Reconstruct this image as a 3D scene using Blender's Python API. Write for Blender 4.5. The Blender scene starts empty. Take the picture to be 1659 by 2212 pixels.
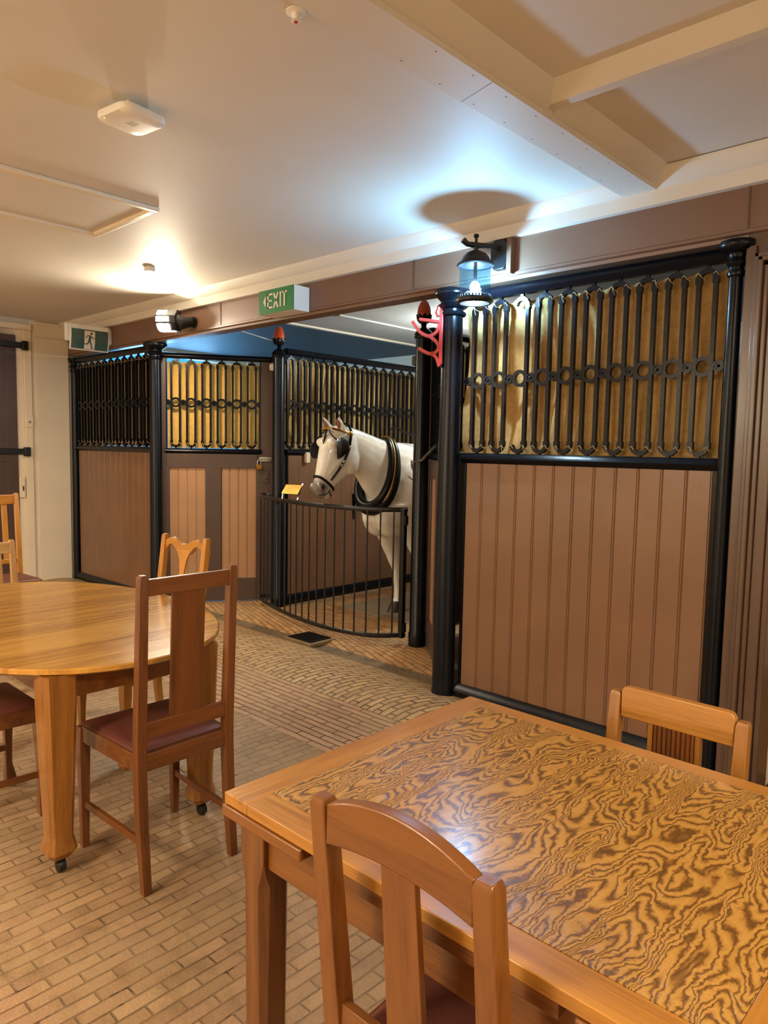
import bpy, bmesh, math, random
from math import sin, cos, pi, radians, sqrt, atan2
from mathutils import Vector, Matrix
random.seed(7)
SC = bpy.context.scene
COL = SC.collection

# ------------------------------------------------------------------ materials
def srgb(r, g, b):
    def f(c):
        c /= 255.0
        return c / 12.92 if c <= 0.04045 else ((c + 0.055) / 1.055) ** 2.4
    return (f(r), f(g), f(b), 1.0)

class NT:
    def __init__(s, name):
        s.m = bpy.data.materials.new(name); s.m.use_nodes = True
        s.n = s.m.node_tree.nodes; s.l = s.m.node_tree.links
        s.n.clear()
        s.out = s.n.new('ShaderNodeOutputMaterial')
        s.b = s.n.new('ShaderNodeBsdfPrincipled')
        s.l.new(s.b.outputs[0], s.out.inputs[0])
    def new(s, t, **kw):
        n = s.n.new(t)
        for k, v in kw.items():
            setattr(n, k, v)
        return n
    def inp(s, node, key, v):
        if hasattr(v, 'is_linked') or isinstance(v, bpy.types.NodeSocket):
            s.l.new(v, node.inputs[key])
        else:
            node.inputs[key].default_value = v
    def set(s, **kw):
        for k, v in kw.items():
            s.inp(s.b, {'base': 'Base Color', 'rough': 'Roughness', 'metal': 'Metallic', 'coat': 'Coat Weight', 'coatr': 'Coat Roughness',
                        'normal': 'Normal', 'spec': 'Specular IOR Level', 'em': 'Emission Color', 'ems': 'Emission Strength',
                        'trans': 'Transmission Weight', 'ior': 'IOR', 'sheen': 'Sheen Weight'}[k], v)
        return s
    def coords(s, scale=(1, 1, 1), rot=(0, 0, 0), loc=(0, 0, 0), rnd=False):
        tc = s.new('ShaderNodeTexCoord')
        src = tc.outputs['Object']
        if rnd:
            oi = s.new('ShaderNodeObjectInfo')
            mu = s.new('ShaderNodeVectorMath', operation='SCALE'); mu.inputs[0].default_value = (7.3, 5.1, 9.7)
            s.l.new(oi.outputs['Random'], mu.inputs['Scale'])
            ad = s.new('ShaderNodeVectorMath', operation='ADD')
            s.l.new(src, ad.inputs[0]); s.l.new(mu.outputs[0], ad.inputs[1]); src = ad.outputs[0]
        mp = s.new('ShaderNodeMapping')
        mp.inputs['Scale'].default_value = scale; mp.inputs['Rotation'].default_value = rot; mp.inputs['Location'].default_value = loc
        s.l.new(src, mp.inputs[0])
        return mp.outputs[0]
    def noise(s, vec, scale=5, detail=3, rough=0.5, dist=0.0):
        n = s.new('ShaderNodeTexNoise')
        s.l.new(vec, n.inputs['Vector'])
        n.inputs['Scale'].default_value = scale; n.inputs['Detail'].default_value = detail
        n.inputs['Roughness'].default_value = rough; n.inputs['Distortion'].default_value = dist
        return n.outputs['Fac']
    def ramp(s, fac, stops, interp='LINEAR'):
        r = s.new('ShaderNodeValToRGB'); r.color_ramp.interpolation = interp
        e = r.color_ramp.elements
        while len(e) < len(stops): e.new(0.5)
        for i, (p, c) in enumerate(stops):
            e[i].position = p; e[i].color = c if len(c) == 4 else (*c, 1)
        s.l.new(fac, r.inputs[0])
        return r.outputs[0]
    def math(s, op, a, b=0.0, c=0.0):
        n = s.new('ShaderNodeMath', operation=op)
        s.inp(n, 0, a); s.inp(n, 1, b)
        if len(n.inputs) > 2: s.inp(n, 2, c)
        return n.outputs[0]
    def mix(s, fac, a, b, blend='MIX'):
        n = s.new('ShaderNodeMix', data_type='RGBA', blend_type=blend)
        s.inp(n, 0, fac); s.inp(n, 6, a); s.inp(n, 7, b)
        return n.outputs[2]
    def bump(s, h, dist=0.002, strength=1.0):
        n = s.new('ShaderNodeBump'); n.inputs['Distance'].default_value = dist; n.inputs['Strength'].default_value = strength
        s.l.new(h, n.inputs['Height'])
        return n.outputs[0]

def paint(name, c, rough=0.4, var=0.08, bump=0.0006, bscale=40, coat=0.0, spec=0.5):
    t = NT(name)
    v = t.coords(rnd=True)
    n = t.noise(v, 3.0, 4)
    d = tuple(x * (1 - var * 1.6) for x in c[:3]) + (1,)
    l = tuple(min(1, x * (1 + var)) for x in c[:3]) + (1,)
    t.set(base=t.ramp(n, [(0.3, d), (0.7, l)]), rough=rough, coat=coat, coatr=0.15, spec=spec,
          normal=t.bump(t.noise(v, bscale, 3), bump))
    return t.m

def wood(name, c_light, c_dark, axis='x', rough=0.32, coat=0.35, sc=1.0):
    t = NT(name)
    long_, cross = 1.6 * sc, 26.0 * sc
    s = {'x': (long_, cross, cross), 'y': (cross, long_, cross), 'z': (cross, cross, long_)}[axis]
    v = t.coords(scale=s, rnd=True)
    a = t.noise(v, 1.0, 5, 0.6, 0.4)
    s2 = tuple(x * 5 for x in s)
    v2 = t.coords(scale=s2, rnd=True)
    b = t.noise(v2, 1.0, 2, 0.6)
    big = t.noise(t.coords(scale=tuple(x * 0.16 for x in s), rnd=True), 1.0, 2)
    f = t.math('ADD', t.math('MULTIPLY', a, 0.55), t.math('ADD', t.math('MULTIPLY', b, 0.2), t.math('MULTIPLY', big, 0.3)))
    c = t.ramp(f, [(0.36, c_dark), (0.52, tuple((x * .65 + y * .35) for x, y in zip(c_light, c_dark))), (0.68, c_light)])
    t.set(base=c, rough=t.math('ADD', t.math('MULTIPLY', b, 0.18), rough - 0.06), coat=coat, coatr=0.16, normal=t.bump(b, 0.0007))
    return t.m

M = {}
M['fascia'] = paint('fascia_brown_paint', srgb(112, 84, 68), 0.38, 0.05, 0.0003)
M['panel'] = paint('plank_brown_paint', srgb(122, 87, 62), 0.33, 0.07, 0.0006, 25, 0.25)
M['panel_tan'] = paint('door_panel_tan_paint', srgb(166, 126, 94), 0.30, 0.06, 0.0009, 45, 0.25)
M['frame'] = paint('dark_brown_paint', srgb(76, 58, 50), 0.42, 0.07, 0.0006, 30)
M['trimdark'] = paint('moulding_brown_paint', srgb(88, 64, 50), 0.3, 0.12, 0.0006, 30, 0.2)
M['black'] = paint('black_gloss_paint', srgb(9, 11, 18), 0.27, 0.15, 0.0006, 45, 0.0, 0.22)
M['blackdull'] = paint('black_iron', srgb(15, 15, 17), 0.42, 0.15, 0.0005, 60)
M['ceiling'] = paint('ceiling_off_white', srgb(208, 203, 194), 0.6, 0.015, 0.0002)
M['cream'] = paint('cream_gloss_trim', srgb(226, 212, 186), 0.4, 0.03, 0.0003)
M['plaster'] = paint('cream_plaster', srgb(216, 204, 182), 0.8, 0.03, 0.0008)
M['stallceil'] = paint('stall_ceiling_grey', srgb(168, 166, 160), 0.6, 0.04, 0.0003)
M['stallunlit'] = paint('stall_ceiling_unlit', srgb(62, 66, 74), 0.6, 0.06, 0.0003)  # darker copy of the stall ceiling, its lack of light put into the colour
M['white'] = paint('white_plastic', srgb(232, 230, 224), 0.4, 0.01, 0.0001)
M['whitepaint'] = paint('white_gloss_horse_enamel', srgb(214, 208, 196), 0.2, 0.02, 0.0005, 9, 0.7)
M['red'] = paint('red_gloss_paint', srgb(182, 58, 52), 0.32, 0.05, 0.0004, 60, 0.3)
M['orange'] = paint('orange_enamel', srgb(206, 82, 36), 0.25, 0.05, 0.0003, 50, 0.5)
M['leather'] = paint('red_brown_leather', srgb(100, 54, 44), 0.42, 0.12, 0.001, 120)
M['blackleather'] = paint('black_patent_leather', srgb(8, 8, 8), 0.32, 0.1, 0.0003, 60, 0.0, 0.22)
M['rubber'] = paint('grey_rubber_mat', srgb(128, 112, 90), 0.8, 0.08, 0.0004)
M['green'] = paint('exit_green', srgb(22, 122, 70), 0.4, 0.02, 0.0001)
M['letter'] = paint('exit_letter_white', srgb(226, 214, 205), 0.4, 0.01, 0.0001)
M['dkgreen'] = paint('sign_dark_green', srgb(62, 92, 88), 0.12, 0.02, 0.0001, 40, 0.8)
M['twine'] = paint('twine', srgb(214, 186, 140), 0.9, 0.1, 0.0001)
M['hoof'] = paint('hoof_dark', srgb(56, 46, 40), 0.4, 0.1, 0.0005)
M['nostril'] = paint('nostril_black', srgb(22, 18, 18), 0.5, 0.05, 0.0003)
M['earpink'] = paint('inner_ear_brown', srgb(120, 84, 70), 0.5, 0.1, 0.0003)
M['drain'] = paint('drain_iron', srgb(120, 98, 66), 0.6, 0.2, 0.002, 60)

def metal(name, c, rough=0.3):
    t = NT(name); v = t.coords()
    t.set(base=c, metal=1.0, rough=rough, normal=t.bump(t.noise(v, 120, 2), 0.0004))
    return t.m
M['brass'] = metal('brass', srgb(150, 110, 48), 0.42)
M['steel'] = metal('steel', srgb(190, 188, 180), 0.35)
M['chain'] = metal('dark_steel', srgb(120, 112, 100), 0.4)
M['zinc'] = metal('worn_zinc', srgb(170, 160, 140), 0.45)

def emis(name, c, s):
    t = NT(name); t.set(base=(0.8, 0.8, 0.8, 1), em=c, ems=s, rough=0.5); return t.m
M['ledcool'] = emis('lantern_bulb_glow', (0.56, 0.80, 1.0, 1), 1350)
M['ledwarm'] = emis('bulkhead_lamp_glow', (1.0, 0.86, 0.64, 1), 560)
M['greenled'] = emis('indicator_green', (0.6, 1.0, 0.05, 1), 1.2)
M['stalllamp'] = emis('stall_lamp_glow', (0.8, 0.93, 1.0, 1), 25)
M['ceillamp'] = emis('ceiling_lamp_glow', (1.0, 0.78, 0.5, 1), 6)

# wood tones
HONEY_L, HONEY_D = srgb(178, 122, 48), srgb(128, 78, 24)
M['honey_x'] = wood('honey_oak_x', HONEY_L, HONEY_D, 'x')
M['honey_y'] = wood('honey_oak_y', HONEY_L, HONEY_D, 'y')
M['honey_z'] = wood('honey_oak_z', srgb(158, 104, 40), srgb(112, 66, 20), 'z')
M['mid_x'] = wood('amber_oak_x', srgb(130, 78, 28), srgb(90, 48, 14), 'x')
M['mid_z'] = wood('amber_oak_z', srgb(128, 76, 28), srgb(86, 46, 14), 'z')
M['mid_y'] = wood('amber_oak_y', srgb(128, 76, 28), srgb(86, 46, 14), 'y')
M['dark_x'] = wood('brown_oak_x', srgb(120, 70, 30), srgb(76, 41, 16), 'x')
M['dark_y'] = wood('brown_oak_y', srgb(120, 70, 30), srgb(76, 41, 16), 'y')
M['dark_z'] = wood('brown_oak_z', srgb(118, 68, 29), srgb(74, 39, 15), 'z')
M['yellow_x'] = wood('yellow_maple_x', srgb(190, 130, 46), srgb(152, 96, 28), 'x')
M['yellow_z'] = wood('yellow_maple_z', srgb(190, 130, 46), srgb(150, 94, 26), 'z')
M['pale_x'] = wood('pale_oak_x', srgb(214, 178, 120), srgb(170, 126, 72), 'x')
M['pale_z'] = wood('pale_oak_z', srgb(206, 160, 98), srgb(150, 100, 50), 'z')

def roundtop():
    t = NT('round_table_boards')
    v = t.coords(scale=(22, 1.2, 10), rot=(0, 0, 0))
    a = t.noise(v, 1.0, 5, 0.6, 0.5)
    v2 = t.coords(scale=(130, 8, 60))
    b = t.noise(v2, 1.0, 2)
    # separate boards: tint per strip
    tc = t.new('ShaderNodeTexCoord'); sx = t.new('ShaderNodeSeparateXYZ'); t.l.new(tc.outputs['Object'], sx.inputs[0])
    strip = t.math('FLOOR', t.math('MULTIPLY', sx.outputs['X'], 7.2))
    wn = t.new('ShaderNodeTexWhiteNoise', noise_dimensions='1D'); t.l.new(strip, wn.inputs['W'])
    f = t.math('ADD', t.math('MULTIPLY', a, 0.6), t.math('ADD', t.math('MULTIPLY', b, 0.2), t.math('MULTIPLY', wn.outputs[0], 0.16)))
    c = t.ramp(f, [(0.34, srgb(162, 110, 42)), (0.55, srgb(198, 144, 62)), (0.75, srgb(218, 170, 88))])
    t.set(base=c, rough=t.math('ADD', t.math('MULTIPLY', b, 0.15), 0.16), coat=0.6, coatr=0.1, normal=t.bump(b, 0.0004))
    return t.m
M['roundtop'] = roundtop()

def figured():
    t = NT('figured_ash_veneer')
    tc = t.new('ShaderNodeTexCoord')
    def warp(src, scale, amt, off):
        mp = t.new('ShaderNodeMapping'); mp.inputs['Scale'].default_value = scale; mp.inputs['Location'].default_value = off
        mp.inputs['Rotation'].default_value = (0, 0, radians(-14))
        t.l.new(src, mp.inputs[0])
        n = t.new('ShaderNodeTexNoise'); n.inputs['Scale'].default_value = 1.0; n.inputs['Detail'].default_value = 4; n.inputs['Roughness'].default_value = 0.55
        t.l.new(mp.outputs[0], n.inputs['Vector'])
        sub = t.new('ShaderNodeVectorMath', operation='SUBTRACT'); t.l.new(n.outputs['Color'], sub.inputs[0]); sub.inputs[1].default_value = (0.5, 0.5, 0.5)
        sc = t.new('ShaderNodeVectorMath', operation='SCALE'); t.l.new(sub.outputs[0], sc.inputs[0]); sc.inputs['Scale'].default_value = amt
        ad = t.new('ShaderNodeVectorMath', operation='ADD'); t.l.new(src, ad.inputs[0]); t.l.new(sc.outputs[0], ad.inputs[1])
        return ad.outputs[0]
    p = warp(tc.outputs['Object'], (15, 9, 1), 0.062, (3.1, 1.7, 0))
    p = warp(p, (48, 34, 1), 0.022, (0.4, 2.2, 0))
    mp = t.new('ShaderNodeMapping'); mp.inputs['Scale'].default_value = (9.0, 2.1, 1); mp.inputs['Rotation'].default_value = (0, 0, radians(-14)); t.l.new(p, mp.inputs[0])
    n = t.new('ShaderNodeTexNoise'); n.inputs['Scale'].default_value = 1.0; n.inputs['Detail'].default_value = 1.6; n.inputs['Roughness'].default_value = 0.45
    t.l.new(mp.outputs[0], n.inputs['Vector'])
    ring = t.math('PINGPONG', t.math('MULTIPLY', n.outputs['Fac'], 72.0), 1.0)
    fine = t.noise(t.coords(scale=(240, 34, 10), rot=(0, 0, radians(-10))), 1.0, 3, 0.6)
    f = t.math('ADD', ring, t.math('MULTIPLY', t.math('SUBTRACT', fine, 0.5), 0.55))
    c = t.ramp(f, [(0.04, srgb(98, 64, 24)), (0.28, srgb(126, 86, 36)), (0.50, srgb(166, 120, 52)), (0.95, srgb(180, 134, 64))])
    t.set(base=c, rough=t.math('ADD', t.math('MULTIPLY', fine, 0.16), 0.16), coat=0.7, coatr=0.20, normal=t.bump(t.math('ADD', t.math('MULTIPLY', f, 0.5), fine), 0.0013))
    return t.m
M['figured'] = figured()

def brick(name, rot, bw=0.21, rh=0.068, mort=0.006, tone=(srgb(196, 152, 112), srgb(168, 128, 92)), mortc=srgb(96, 80, 62), bumpd=0.006, wobble=0.012, curve=None, fade=False):
    t = NT(name)
    tc = t.new('ShaderNodeTexCoord'); src = tc.outputs['Object']
    # slight wobble of the joints
    n = t.new('ShaderNodeTexNoise'); n.inputs['Scale'].default_value = 3.0; n.inputs['Detail'].default_value = 3; t.l.new(src, n.inputs['Vector'])
    sub = t.new('ShaderNodeVectorMath', operation='SUBTRACT'); t.l.new(n.outputs['Color'], sub.inputs[0]); sub.inputs[1].default_value = (0.5, 0.5, 0.5)
    sc = t.new('ShaderNodeVectorMath', operation='SCALE'); t.l.new(sub.outputs[0], sc.inputs[0]); sc.inputs['Scale'].default_value = wobble * 2
    ad = t.new('ShaderNodeVectorMath', operation='ADD'); t.l.new(src, ad.inputs[0]); t.l.new(sc.outputs[0], ad.inputs[1])
    cur = ad.outputs[0]
    if curve:
        y0, amt = curve
        sp = t.new('ShaderNodeSeparateXYZ'); t.l.new(cur, sp.inputs[0])
        dy = t.math('SUBTRACT', sp.outputs['Y'], y0)
        x2 = t.math('ADD', sp.outputs['X'], t.math('MULTIPLY', t.math('MULTIPLY', dy, dy), amt))
        cb = t.new('ShaderNodeCombineXYZ'); t.l.new(x2, cb.inputs[0]); t.l.new(sp.outputs['Y'], cb.inputs[1]); cur = cb.outputs[0]
    mp = t.new('ShaderNodeMapping'); mp.inputs['Rotation'].default_value = (0, 0, rot); t.l.new(cur, mp.inputs[0])
    b = t.new('ShaderNodeTexBrick'); t.l.new(mp.outputs[0], b.inputs['Vector'])
    b.inputs['Scale'].default_value = 1.0; b.inputs['Mortar Size'].default_value = mort; b.inputs['Mortar Smooth'].default_value = 0.35
    b.inputs['Brick Width'].default_value = bw; b.inputs['Row Height'].default_value = rh
    b.inputs['Color1'].default_value = tone[0]; b.inputs['Color2'].default_value = tone[1]; b.inputs['Mortar'].default_value = mortc
    v = t.coords()
    grime = t.noise(v, 2.2, 6, 0.65); mpatch = t.noise(v, 6.0, 4, 0.7)
    wear = t.noise(v, 9.0, 5, 0.7)
    fine = t.noise(v, 90, 4, 0.7)
    pink = t.ramp(t.noise(v, 5.5, 2), [(0.45, (0, 0, 0)), (0.7, (1, 1, 1))])
    c = b.outputs['Color']
    if fade: c = t.mix(t.math('MULTIPLY', b.outputs['Fac'], t.ramp(mpatch, [(0.36, (0.1, 0.1, 0.1)), (0.54, (0.8, 0.8, 0.8))])), c, srgb(146, 116, 82))
    c = t.mix(t.math('MULTIPLY', pink, 0.3), c, srgb(176, 128, 102))
    c = t.mix(t.ramp(grime, [(0.35, (0, 0, 0)), (0.7, (0.55, 0.55, 0.55))]), c, srgb(176, 150, 112))
    c = t.mix(t.ramp(wear, [(0.3, (0.5, 0.5, 0.5)), (0.5, (0, 0, 0))]), c, srgb(110, 86, 60))
    spot = t.ramp(t.noise(v, 11.0, 3, 0.6), [(0.60, (0, 0, 0)), (0.68, (0.85, 0.85, 0.85))])
    c = t.mix(t.math('MULTIPLY', spot, b.outputs['Fac']), c, srgb(38, 32, 26))
    h = t.math('SUBTRACT', t.math('ADD', t.math('MULTIPLY', fine, 0.38), t.math('MULTIPLY', wear, 0.45)), b.outputs['Fac'])
    # per-brick tilt for unevenness
    t.set(base=t.mix(t.math('MULTIPLY', fine, 0.25), c, srgb(90, 66, 44)), rough=t.math('ADD', t.math('MULTIPLY', wear, 0.25), 0.32), normal=t.bump(h, bumpd), spec=0.45)
    return t.m
M['brickY'] = brick('brick_paving_main', radians(90), 0.150, 0.0485, 0.0034, tone=(srgb(178, 144, 106), srgb(150, 118, 84)), mortc=srgb(74, 54, 36), bumpd=0.006, wobble=0.012, fade=True)
M['brickX'] = brick('brick_paving_band', 0.0, 0.26, 0.0467, 0.0052, tone=(srgb(208, 164, 122), srgb(184, 140, 104)), mortc=srgb(78, 52, 32), bumpd=0.010, wobble=0.008)
M['brickC'] = brick('brick_paving_crown', radians(90), 0.125, 0.050, 0.006, tone=(srgb(214, 174, 120), srgb(188, 148, 100)), mortc=srgb(66, 50, 32), bumpd=0.012, wobble=0.010, curve=(2.9, -0.75))
M['brickS'] = brick('brick_paving_stall', radians(18), 0.14, 0.046, 0.0045, tone=(srgb(206, 154, 92), srgb(176, 126, 74)), mortc=srgb(96, 72, 44), bumpd=0.008)
M['gutter'] = brick('gutter_setts', 0.0, 0.07, 0.04, 0.006, tone=(srgb(74, 62, 46), srgb(50, 42, 32)), mortc=srgb(120, 104, 78), bumpd=0.012)

def burlap(name, c1, c2, transl):
    t = NT(name)
    v = t.coords()
    wx = t.new('ShaderNodeTexWave', wave_type='BANDS', bands_direction='X'); wx.inputs['Scale'].default_value = 95; wx.inputs['Distortion'].default_value = 1.5; t.l.new(v, wx.inputs[0])
    wz = t.new('ShaderNodeTexWave', wave_type='BANDS', bands_direction='Z'); wz.inputs['Scale'].default_value = 95; wz.inputs['Distortion'].default_value = 1.5; t.l.new(v, wz.inputs[0])
    h = t.math('ADD', wx.outputs['Fac'], wz.outputs['Fac'])
    n = t.noise(v, 30, 4, 0.7)
    c = t.ramp(n, [(0.3, c2), (0.7, c1)])
    t.set(base=c, rough=0.9, normal=t.bump(h, 0.0006))
    tr = t.new('ShaderNodeBsdfTranslucent'); t.l.new(c, tr.inputs[0])
    mx = t.new('ShaderNodeMixShader'); mx.inputs[0].default_value = transl
    t.l.new(t.b.outputs[0], mx.inputs[1]); t.l.new(tr.outputs[0], mx.inputs[2]); t.l.new(mx.outputs[0], t.out.inputs[0])
    return t.m
M['burlap'] = burlap('burlap', srgb(206, 168, 104), srgb(182, 142, 84), 0.06)
M['burlap_backlit'] = burlap('burlap_backlit_tint', srgb(246, 194, 100), srgb(228, 172, 82), 0.12)  # burlap copy in a brighter gold, backlight put into the colour

def glass(name, tint, milk=0.0):
    t = NT(name)
    g = t.new('ShaderNodeBsdfGlossy'); g.inputs['Roughness'].default_value = 0.08
    tr = t.new('ShaderNodeBsdfTransparent'); tr.inputs[0].default_value = tint
    fr = t.new('ShaderNodeLayerWeight'); fr.inputs[0].default_value = 0.12
    fm = t.math('ADD', t.math('MULTIPLY', fr.outputs['Facing'], 0.16), 0.03)
    n = t.noise(t.coords(), 70, 2); t.l.new(t.bump(n, 0.002), g.inputs['Normal'])
    mx = t.new('ShaderNodeMixShader'); t.l.new(fm, mx.inputs[0]); t.l.new(tr.outputs[0], mx.inputs[1]); t.l.new(g.outputs[0], mx.inputs[2])
    if milk:
        tl = t.new('ShaderNodeBsdfTranslucent'); tl.inputs[0].default_value = (0.75, 0.92, 1.0, 1)
        m2 = t.new('ShaderNodeMixShader'); m2.inputs[0].default_value = milk
        t.l.new(mx.outputs[0], m2.inputs[1]); t.l.new(tl.outputs[0], m2.inputs[2]); mx = m2
    t.l.new(mx.outputs[0], t.out.inputs[0])
    return t.m
M['glass'] = glass('lantern_seeded_glass', (0.72, 0.9, 1.0, 1))
M['lglass'] = glass('lantern_glass_glowing', (0.72, 0.9, 1.0, 1), 0.03)
M['pane'] = glass('window_pane', (0.8, 0.93, 1.0, 1))

def horsehide():
    t = NT('horse_white_enamel')
    v = t.coords()
    tc = t.new('ShaderNodeTexCoord'); sp = t.new('ShaderNodeSeparateXYZ'); t.l.new(tc.outputs['Object'], sp.inputs[0])
    # grey skin on the muzzle
    d = t.new('ShaderNodeVectorMath', operation='DISTANCE'); t.l.new(tc.outputs['Object'], d.inputs[0]); d.inputs[1].default_value = (0.0, -1.225, 1.160)
    muz = t.math('ADD', d.outputs['Value'], t.math('MULTIPLY', t.math('SUBTRACT', t.noise(v, 18, 3), 0.5), 0.09))
    base = t.ramp(t.noise(v, 4, 3), [(0.3, srgb(214, 210, 200)), (0.7, srgb(232, 229, 222))])
    c = t.mix(t.ramp(muz, [(0.066, (0.85, 0.85, 0.85)), (0.118, (0, 0, 0))]), base, srgb(58, 48, 44))
    t.set(base=c, rough=0.2, coat=0.6, coatr=0.08, normal=t.bump(t.noise(v, 22, 3), 0.0018))
    return t.m
M['hide'] = horsehide()

# ------------------------------------------------------------------ mesh helpers
class MB:
    def __init__(s): s.v = []; s.f = []
    def add(s, vs, fs):
        o = len(s.v); s.v += [tuple(v) for v in vs]; s.f += [tuple(i + o for i in f) for f in fs]; return s
    def box(s, x0, x1, y0, y1, z0, z1):
        vs = [(x0, y0, z0), (x1, y0, z0), (x1, y1, z0), (x0, y1, z0), (x0, y0, z1), (x1, y0, z1), (x1, y1, z1), (x0, y1, z1)]
        return s.add(vs, [(0, 3, 2, 1), (4, 5, 6, 7), (0, 1, 5, 4), (1, 2, 6, 5), (2, 3, 7, 6), (3, 0, 4, 7)])
    def prism(s, poly, plane, a, b):
        n = len(poly)
        def P(u, v, w): return {'xz': (u, w, v), 'yz': (w, u, v), 'xy': (u, v, w)}[plane]
        vs = [P(u, v, a) for u, v in poly] + [P(u, v, b) for u, v in poly]
        fs = [tuple(range(n)), tuple(range(2 * n - 1, n - 1, -1))] + [(i, (i + 1) % n, (i + 1) % n + n, i + n) for i in range(n)]
        return s.add(vs, fs)
    def loft(s, rings, cap=True, closed=False):
        n = len(rings[0]); vs = [p for r in rings for p in r]; fs = []
        m = len(rings)
        for k in range(m if closed else m - 1):
            a = k * n; b = ((k + 1) % m) * n
            for i in range(n):
                fs.append((a + i, a + (i + 1) % n, b + (i + 1) % n, b + i))
        if cap and not closed:
            fs.append(tuple(range(n - 1, -1, -1))); fs.append(tuple((m - 1) * n + i for i in range(n)))
        return s.add(vs, fs)
    def lathe(s, prof, c=(0, 0, 0), seg=24, axis='z', ring=False):
        rings = []; ring_closed = ring
        for r, h in prof:
            ring = []
            for i in range(seg):
                a = 2 * pi * i / seg; u, v = r * cos(a), r * sin(a)
                p = {'z': (u, v, h), 'y': (u, h, v), 'x': (h, u, v)}[axis]
                ring.append((p[0] + c[0], p[1] + c[1], p[2] + c[2]))
            rings.append(ring)
        return s.loft(rings, closed=ring_closed)
    def cyl(s, p0, p1, r0, r1=None, seg=12):
        return s.tube([p0, p1], [r0, r0 if r1 is None else r1], seg)
    def tube(s, path, r, seg=8, closed=False, flat=None, up=None):
        P = [Vector(p) for p in path]; n = len(P)
        R = r if isinstance(r, (list, tuple)) else [r] * n
        rings = []; prev = None
        for i in range(n):
            if closed: t = P[(i + 1) % n] - P[i - 1]
            else: t = P[min(i + 1, n - 1)] - P[max(i - 1, 0)]
            t.normalize()
            if up is not None:
                u = Vector(up) - t * t.dot(Vector(up))
                if u.length < 1e-4: u = t.orthogonal()
            elif prev is None: u = t.orthogonal()
            else:
                u = prev - t * t.dot(prev)
                if u.length < 1e-5: u = t.orthogonal()
            u.normalize(); prev = u; w = t.cross(u)
            fx, fy = flat if flat else (1, 1)
            rings.append([tuple(P[i] + u * (R[i] * fx * cos(2 * pi * k / seg)) + w * (R[i] * fy * sin(2 * pi * k / seg))) for k in range(seg)])
        return s.loft(rings, closed=closed)
    def bar(s, p0, p1, w0, d0, w1=None, d1=None, up=(0, 1, 0), ch=0.0):
        """square section bar from p0 to p1; w along side axis, d along up axis"""
        w1 = w0 if w1 is None else w1; d1 = d0 if d1 is None else d1
        p0, p1 = Vector(p0), Vector(p1); t = (p1 - p0).normalized()
        u = Vector(up) - t * t.dot(Vector(up)); u.normalize(); w = t.cross(u)
        rings = []
        for p, a, b in ((p0, w0, d0), (p1, w1, d1)):
            a /= 2; b /= 2
            if ch > 0: pts = [(-a, -b + ch), (-a + ch, -b), (a - ch, -b), (a, -b + ch), (a, b - ch), (a - ch, b), (-a + ch, b), (-a, b - ch)]
            else: pts = [(-a, -b), (a, -b), (a, b), (-a, b)]
            rings.append([tuple(p + w * x + u * y) for x, y in pts])
        return s.loft(rings)
    def sheet(s, nu, nv, fn, thick=0.0):
        vs = []; fs = []
        for j in range(nv + 1):
            for i in range(nu + 1): vs.append(fn(i / nu, j / nv))
        for j in range(nv):
            for i in range(nu):
                a = j * (nu + 1) + i; fs.append((a, a + 1, a + nu + 2, a + nu + 1))
        return s.add(vs, fs)
    def mesh(s, name, mat, ang=35, recalc=True):
        me = bpy.data.meshes.new(name); me.from_pydata(s.v, [], s.f)
        if recalc:
            bm = bmesh.new(); bm.from_mesh(me); bmesh.ops.recalc_face_normals(bm, faces=bm.faces); bm.to_mesh(me); bm.free()
        for m in (mat if isinstance(mat, (list, tuple)) else [mat]): me.materials.append(m)
        for p in me.polygons: p.use_smooth = True
        me.set_sharp_from_angle(angle=radians(ang))
        return me
    def build(s, name, mat, parent=None, bevel=0.0, loc=None, ang=35, recalc=True, seg=2):
        o = bpy.data.objects.new(name, s.mesh(name, mat, ang, recalc)); COL.objects.link(o)
        if parent: o.parent = parent
        if loc: o.location = loc
        if bevel:
            b = o.modifiers.new('bevel', 'BEVEL'); b.width = bevel; b.segments = seg; b.limit_method = 'ANGLE'; b.angle_limit = radians(40); b.harden_normals = False
        return o

def thing(name, label, cat, loc=(0, 0, 0), rotz=0.0, group=None):
    o = bpy.data.objects.new(name, None); o.empty_display_size = 0.1; COL.objects.link(o)
    o.location = loc; o.rotation_euler = (0, 0, rotz); return tag(o, label, cat, group)
def tag(o, label, cat, group=None):
    o['label'] = label; o['category'] = cat
    if group: o['group'] = group
    return o
def struct(o):
    o['kind'] = 'structure'; return o
def inst(o, parent, loc, rot=None):
    c = o.copy(); COL.objects.link(c); c.parent = parent; c.location = loc
    if rot: c.rotation_euler = rot
    return c

# ------------------------------------------------------------------ camera
yaw, pitch, roll = 0.7572646, -0.0862352, 0.0187346
cy, sy, ct, st, cr, sr = cos(yaw), sin(yaw), cos(pitch), sin(pitch), cos(roll), sin(roll)
fwd = Vector((-sy * ct, cy * ct, st)); rt = Vector((cy, sy, 0)); up = rt.cross(fwd)
r2 = rt * cr + up * sr; u2 = up * cr - rt * sr
cam = bpy.data.cameras.new('camera'); co = bpy.data.objects.new('camera', cam); COL.objects.link(co)
mw = Matrix.Identity(4)
for i in range(3):
    mw[i][0] = r2[i]; mw[i][1] = u2[i]; mw[i][2] = -fwd[i]
mw[2][3] = 1.5
co.matrix_world = mw
cam.sensor_fit = 'HORIZONTAL'; cam.sensor_width = 36; cam.lens = 36 * 1560 / 1659; cam.clip_start = 0.03
SC.camera = co

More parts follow.
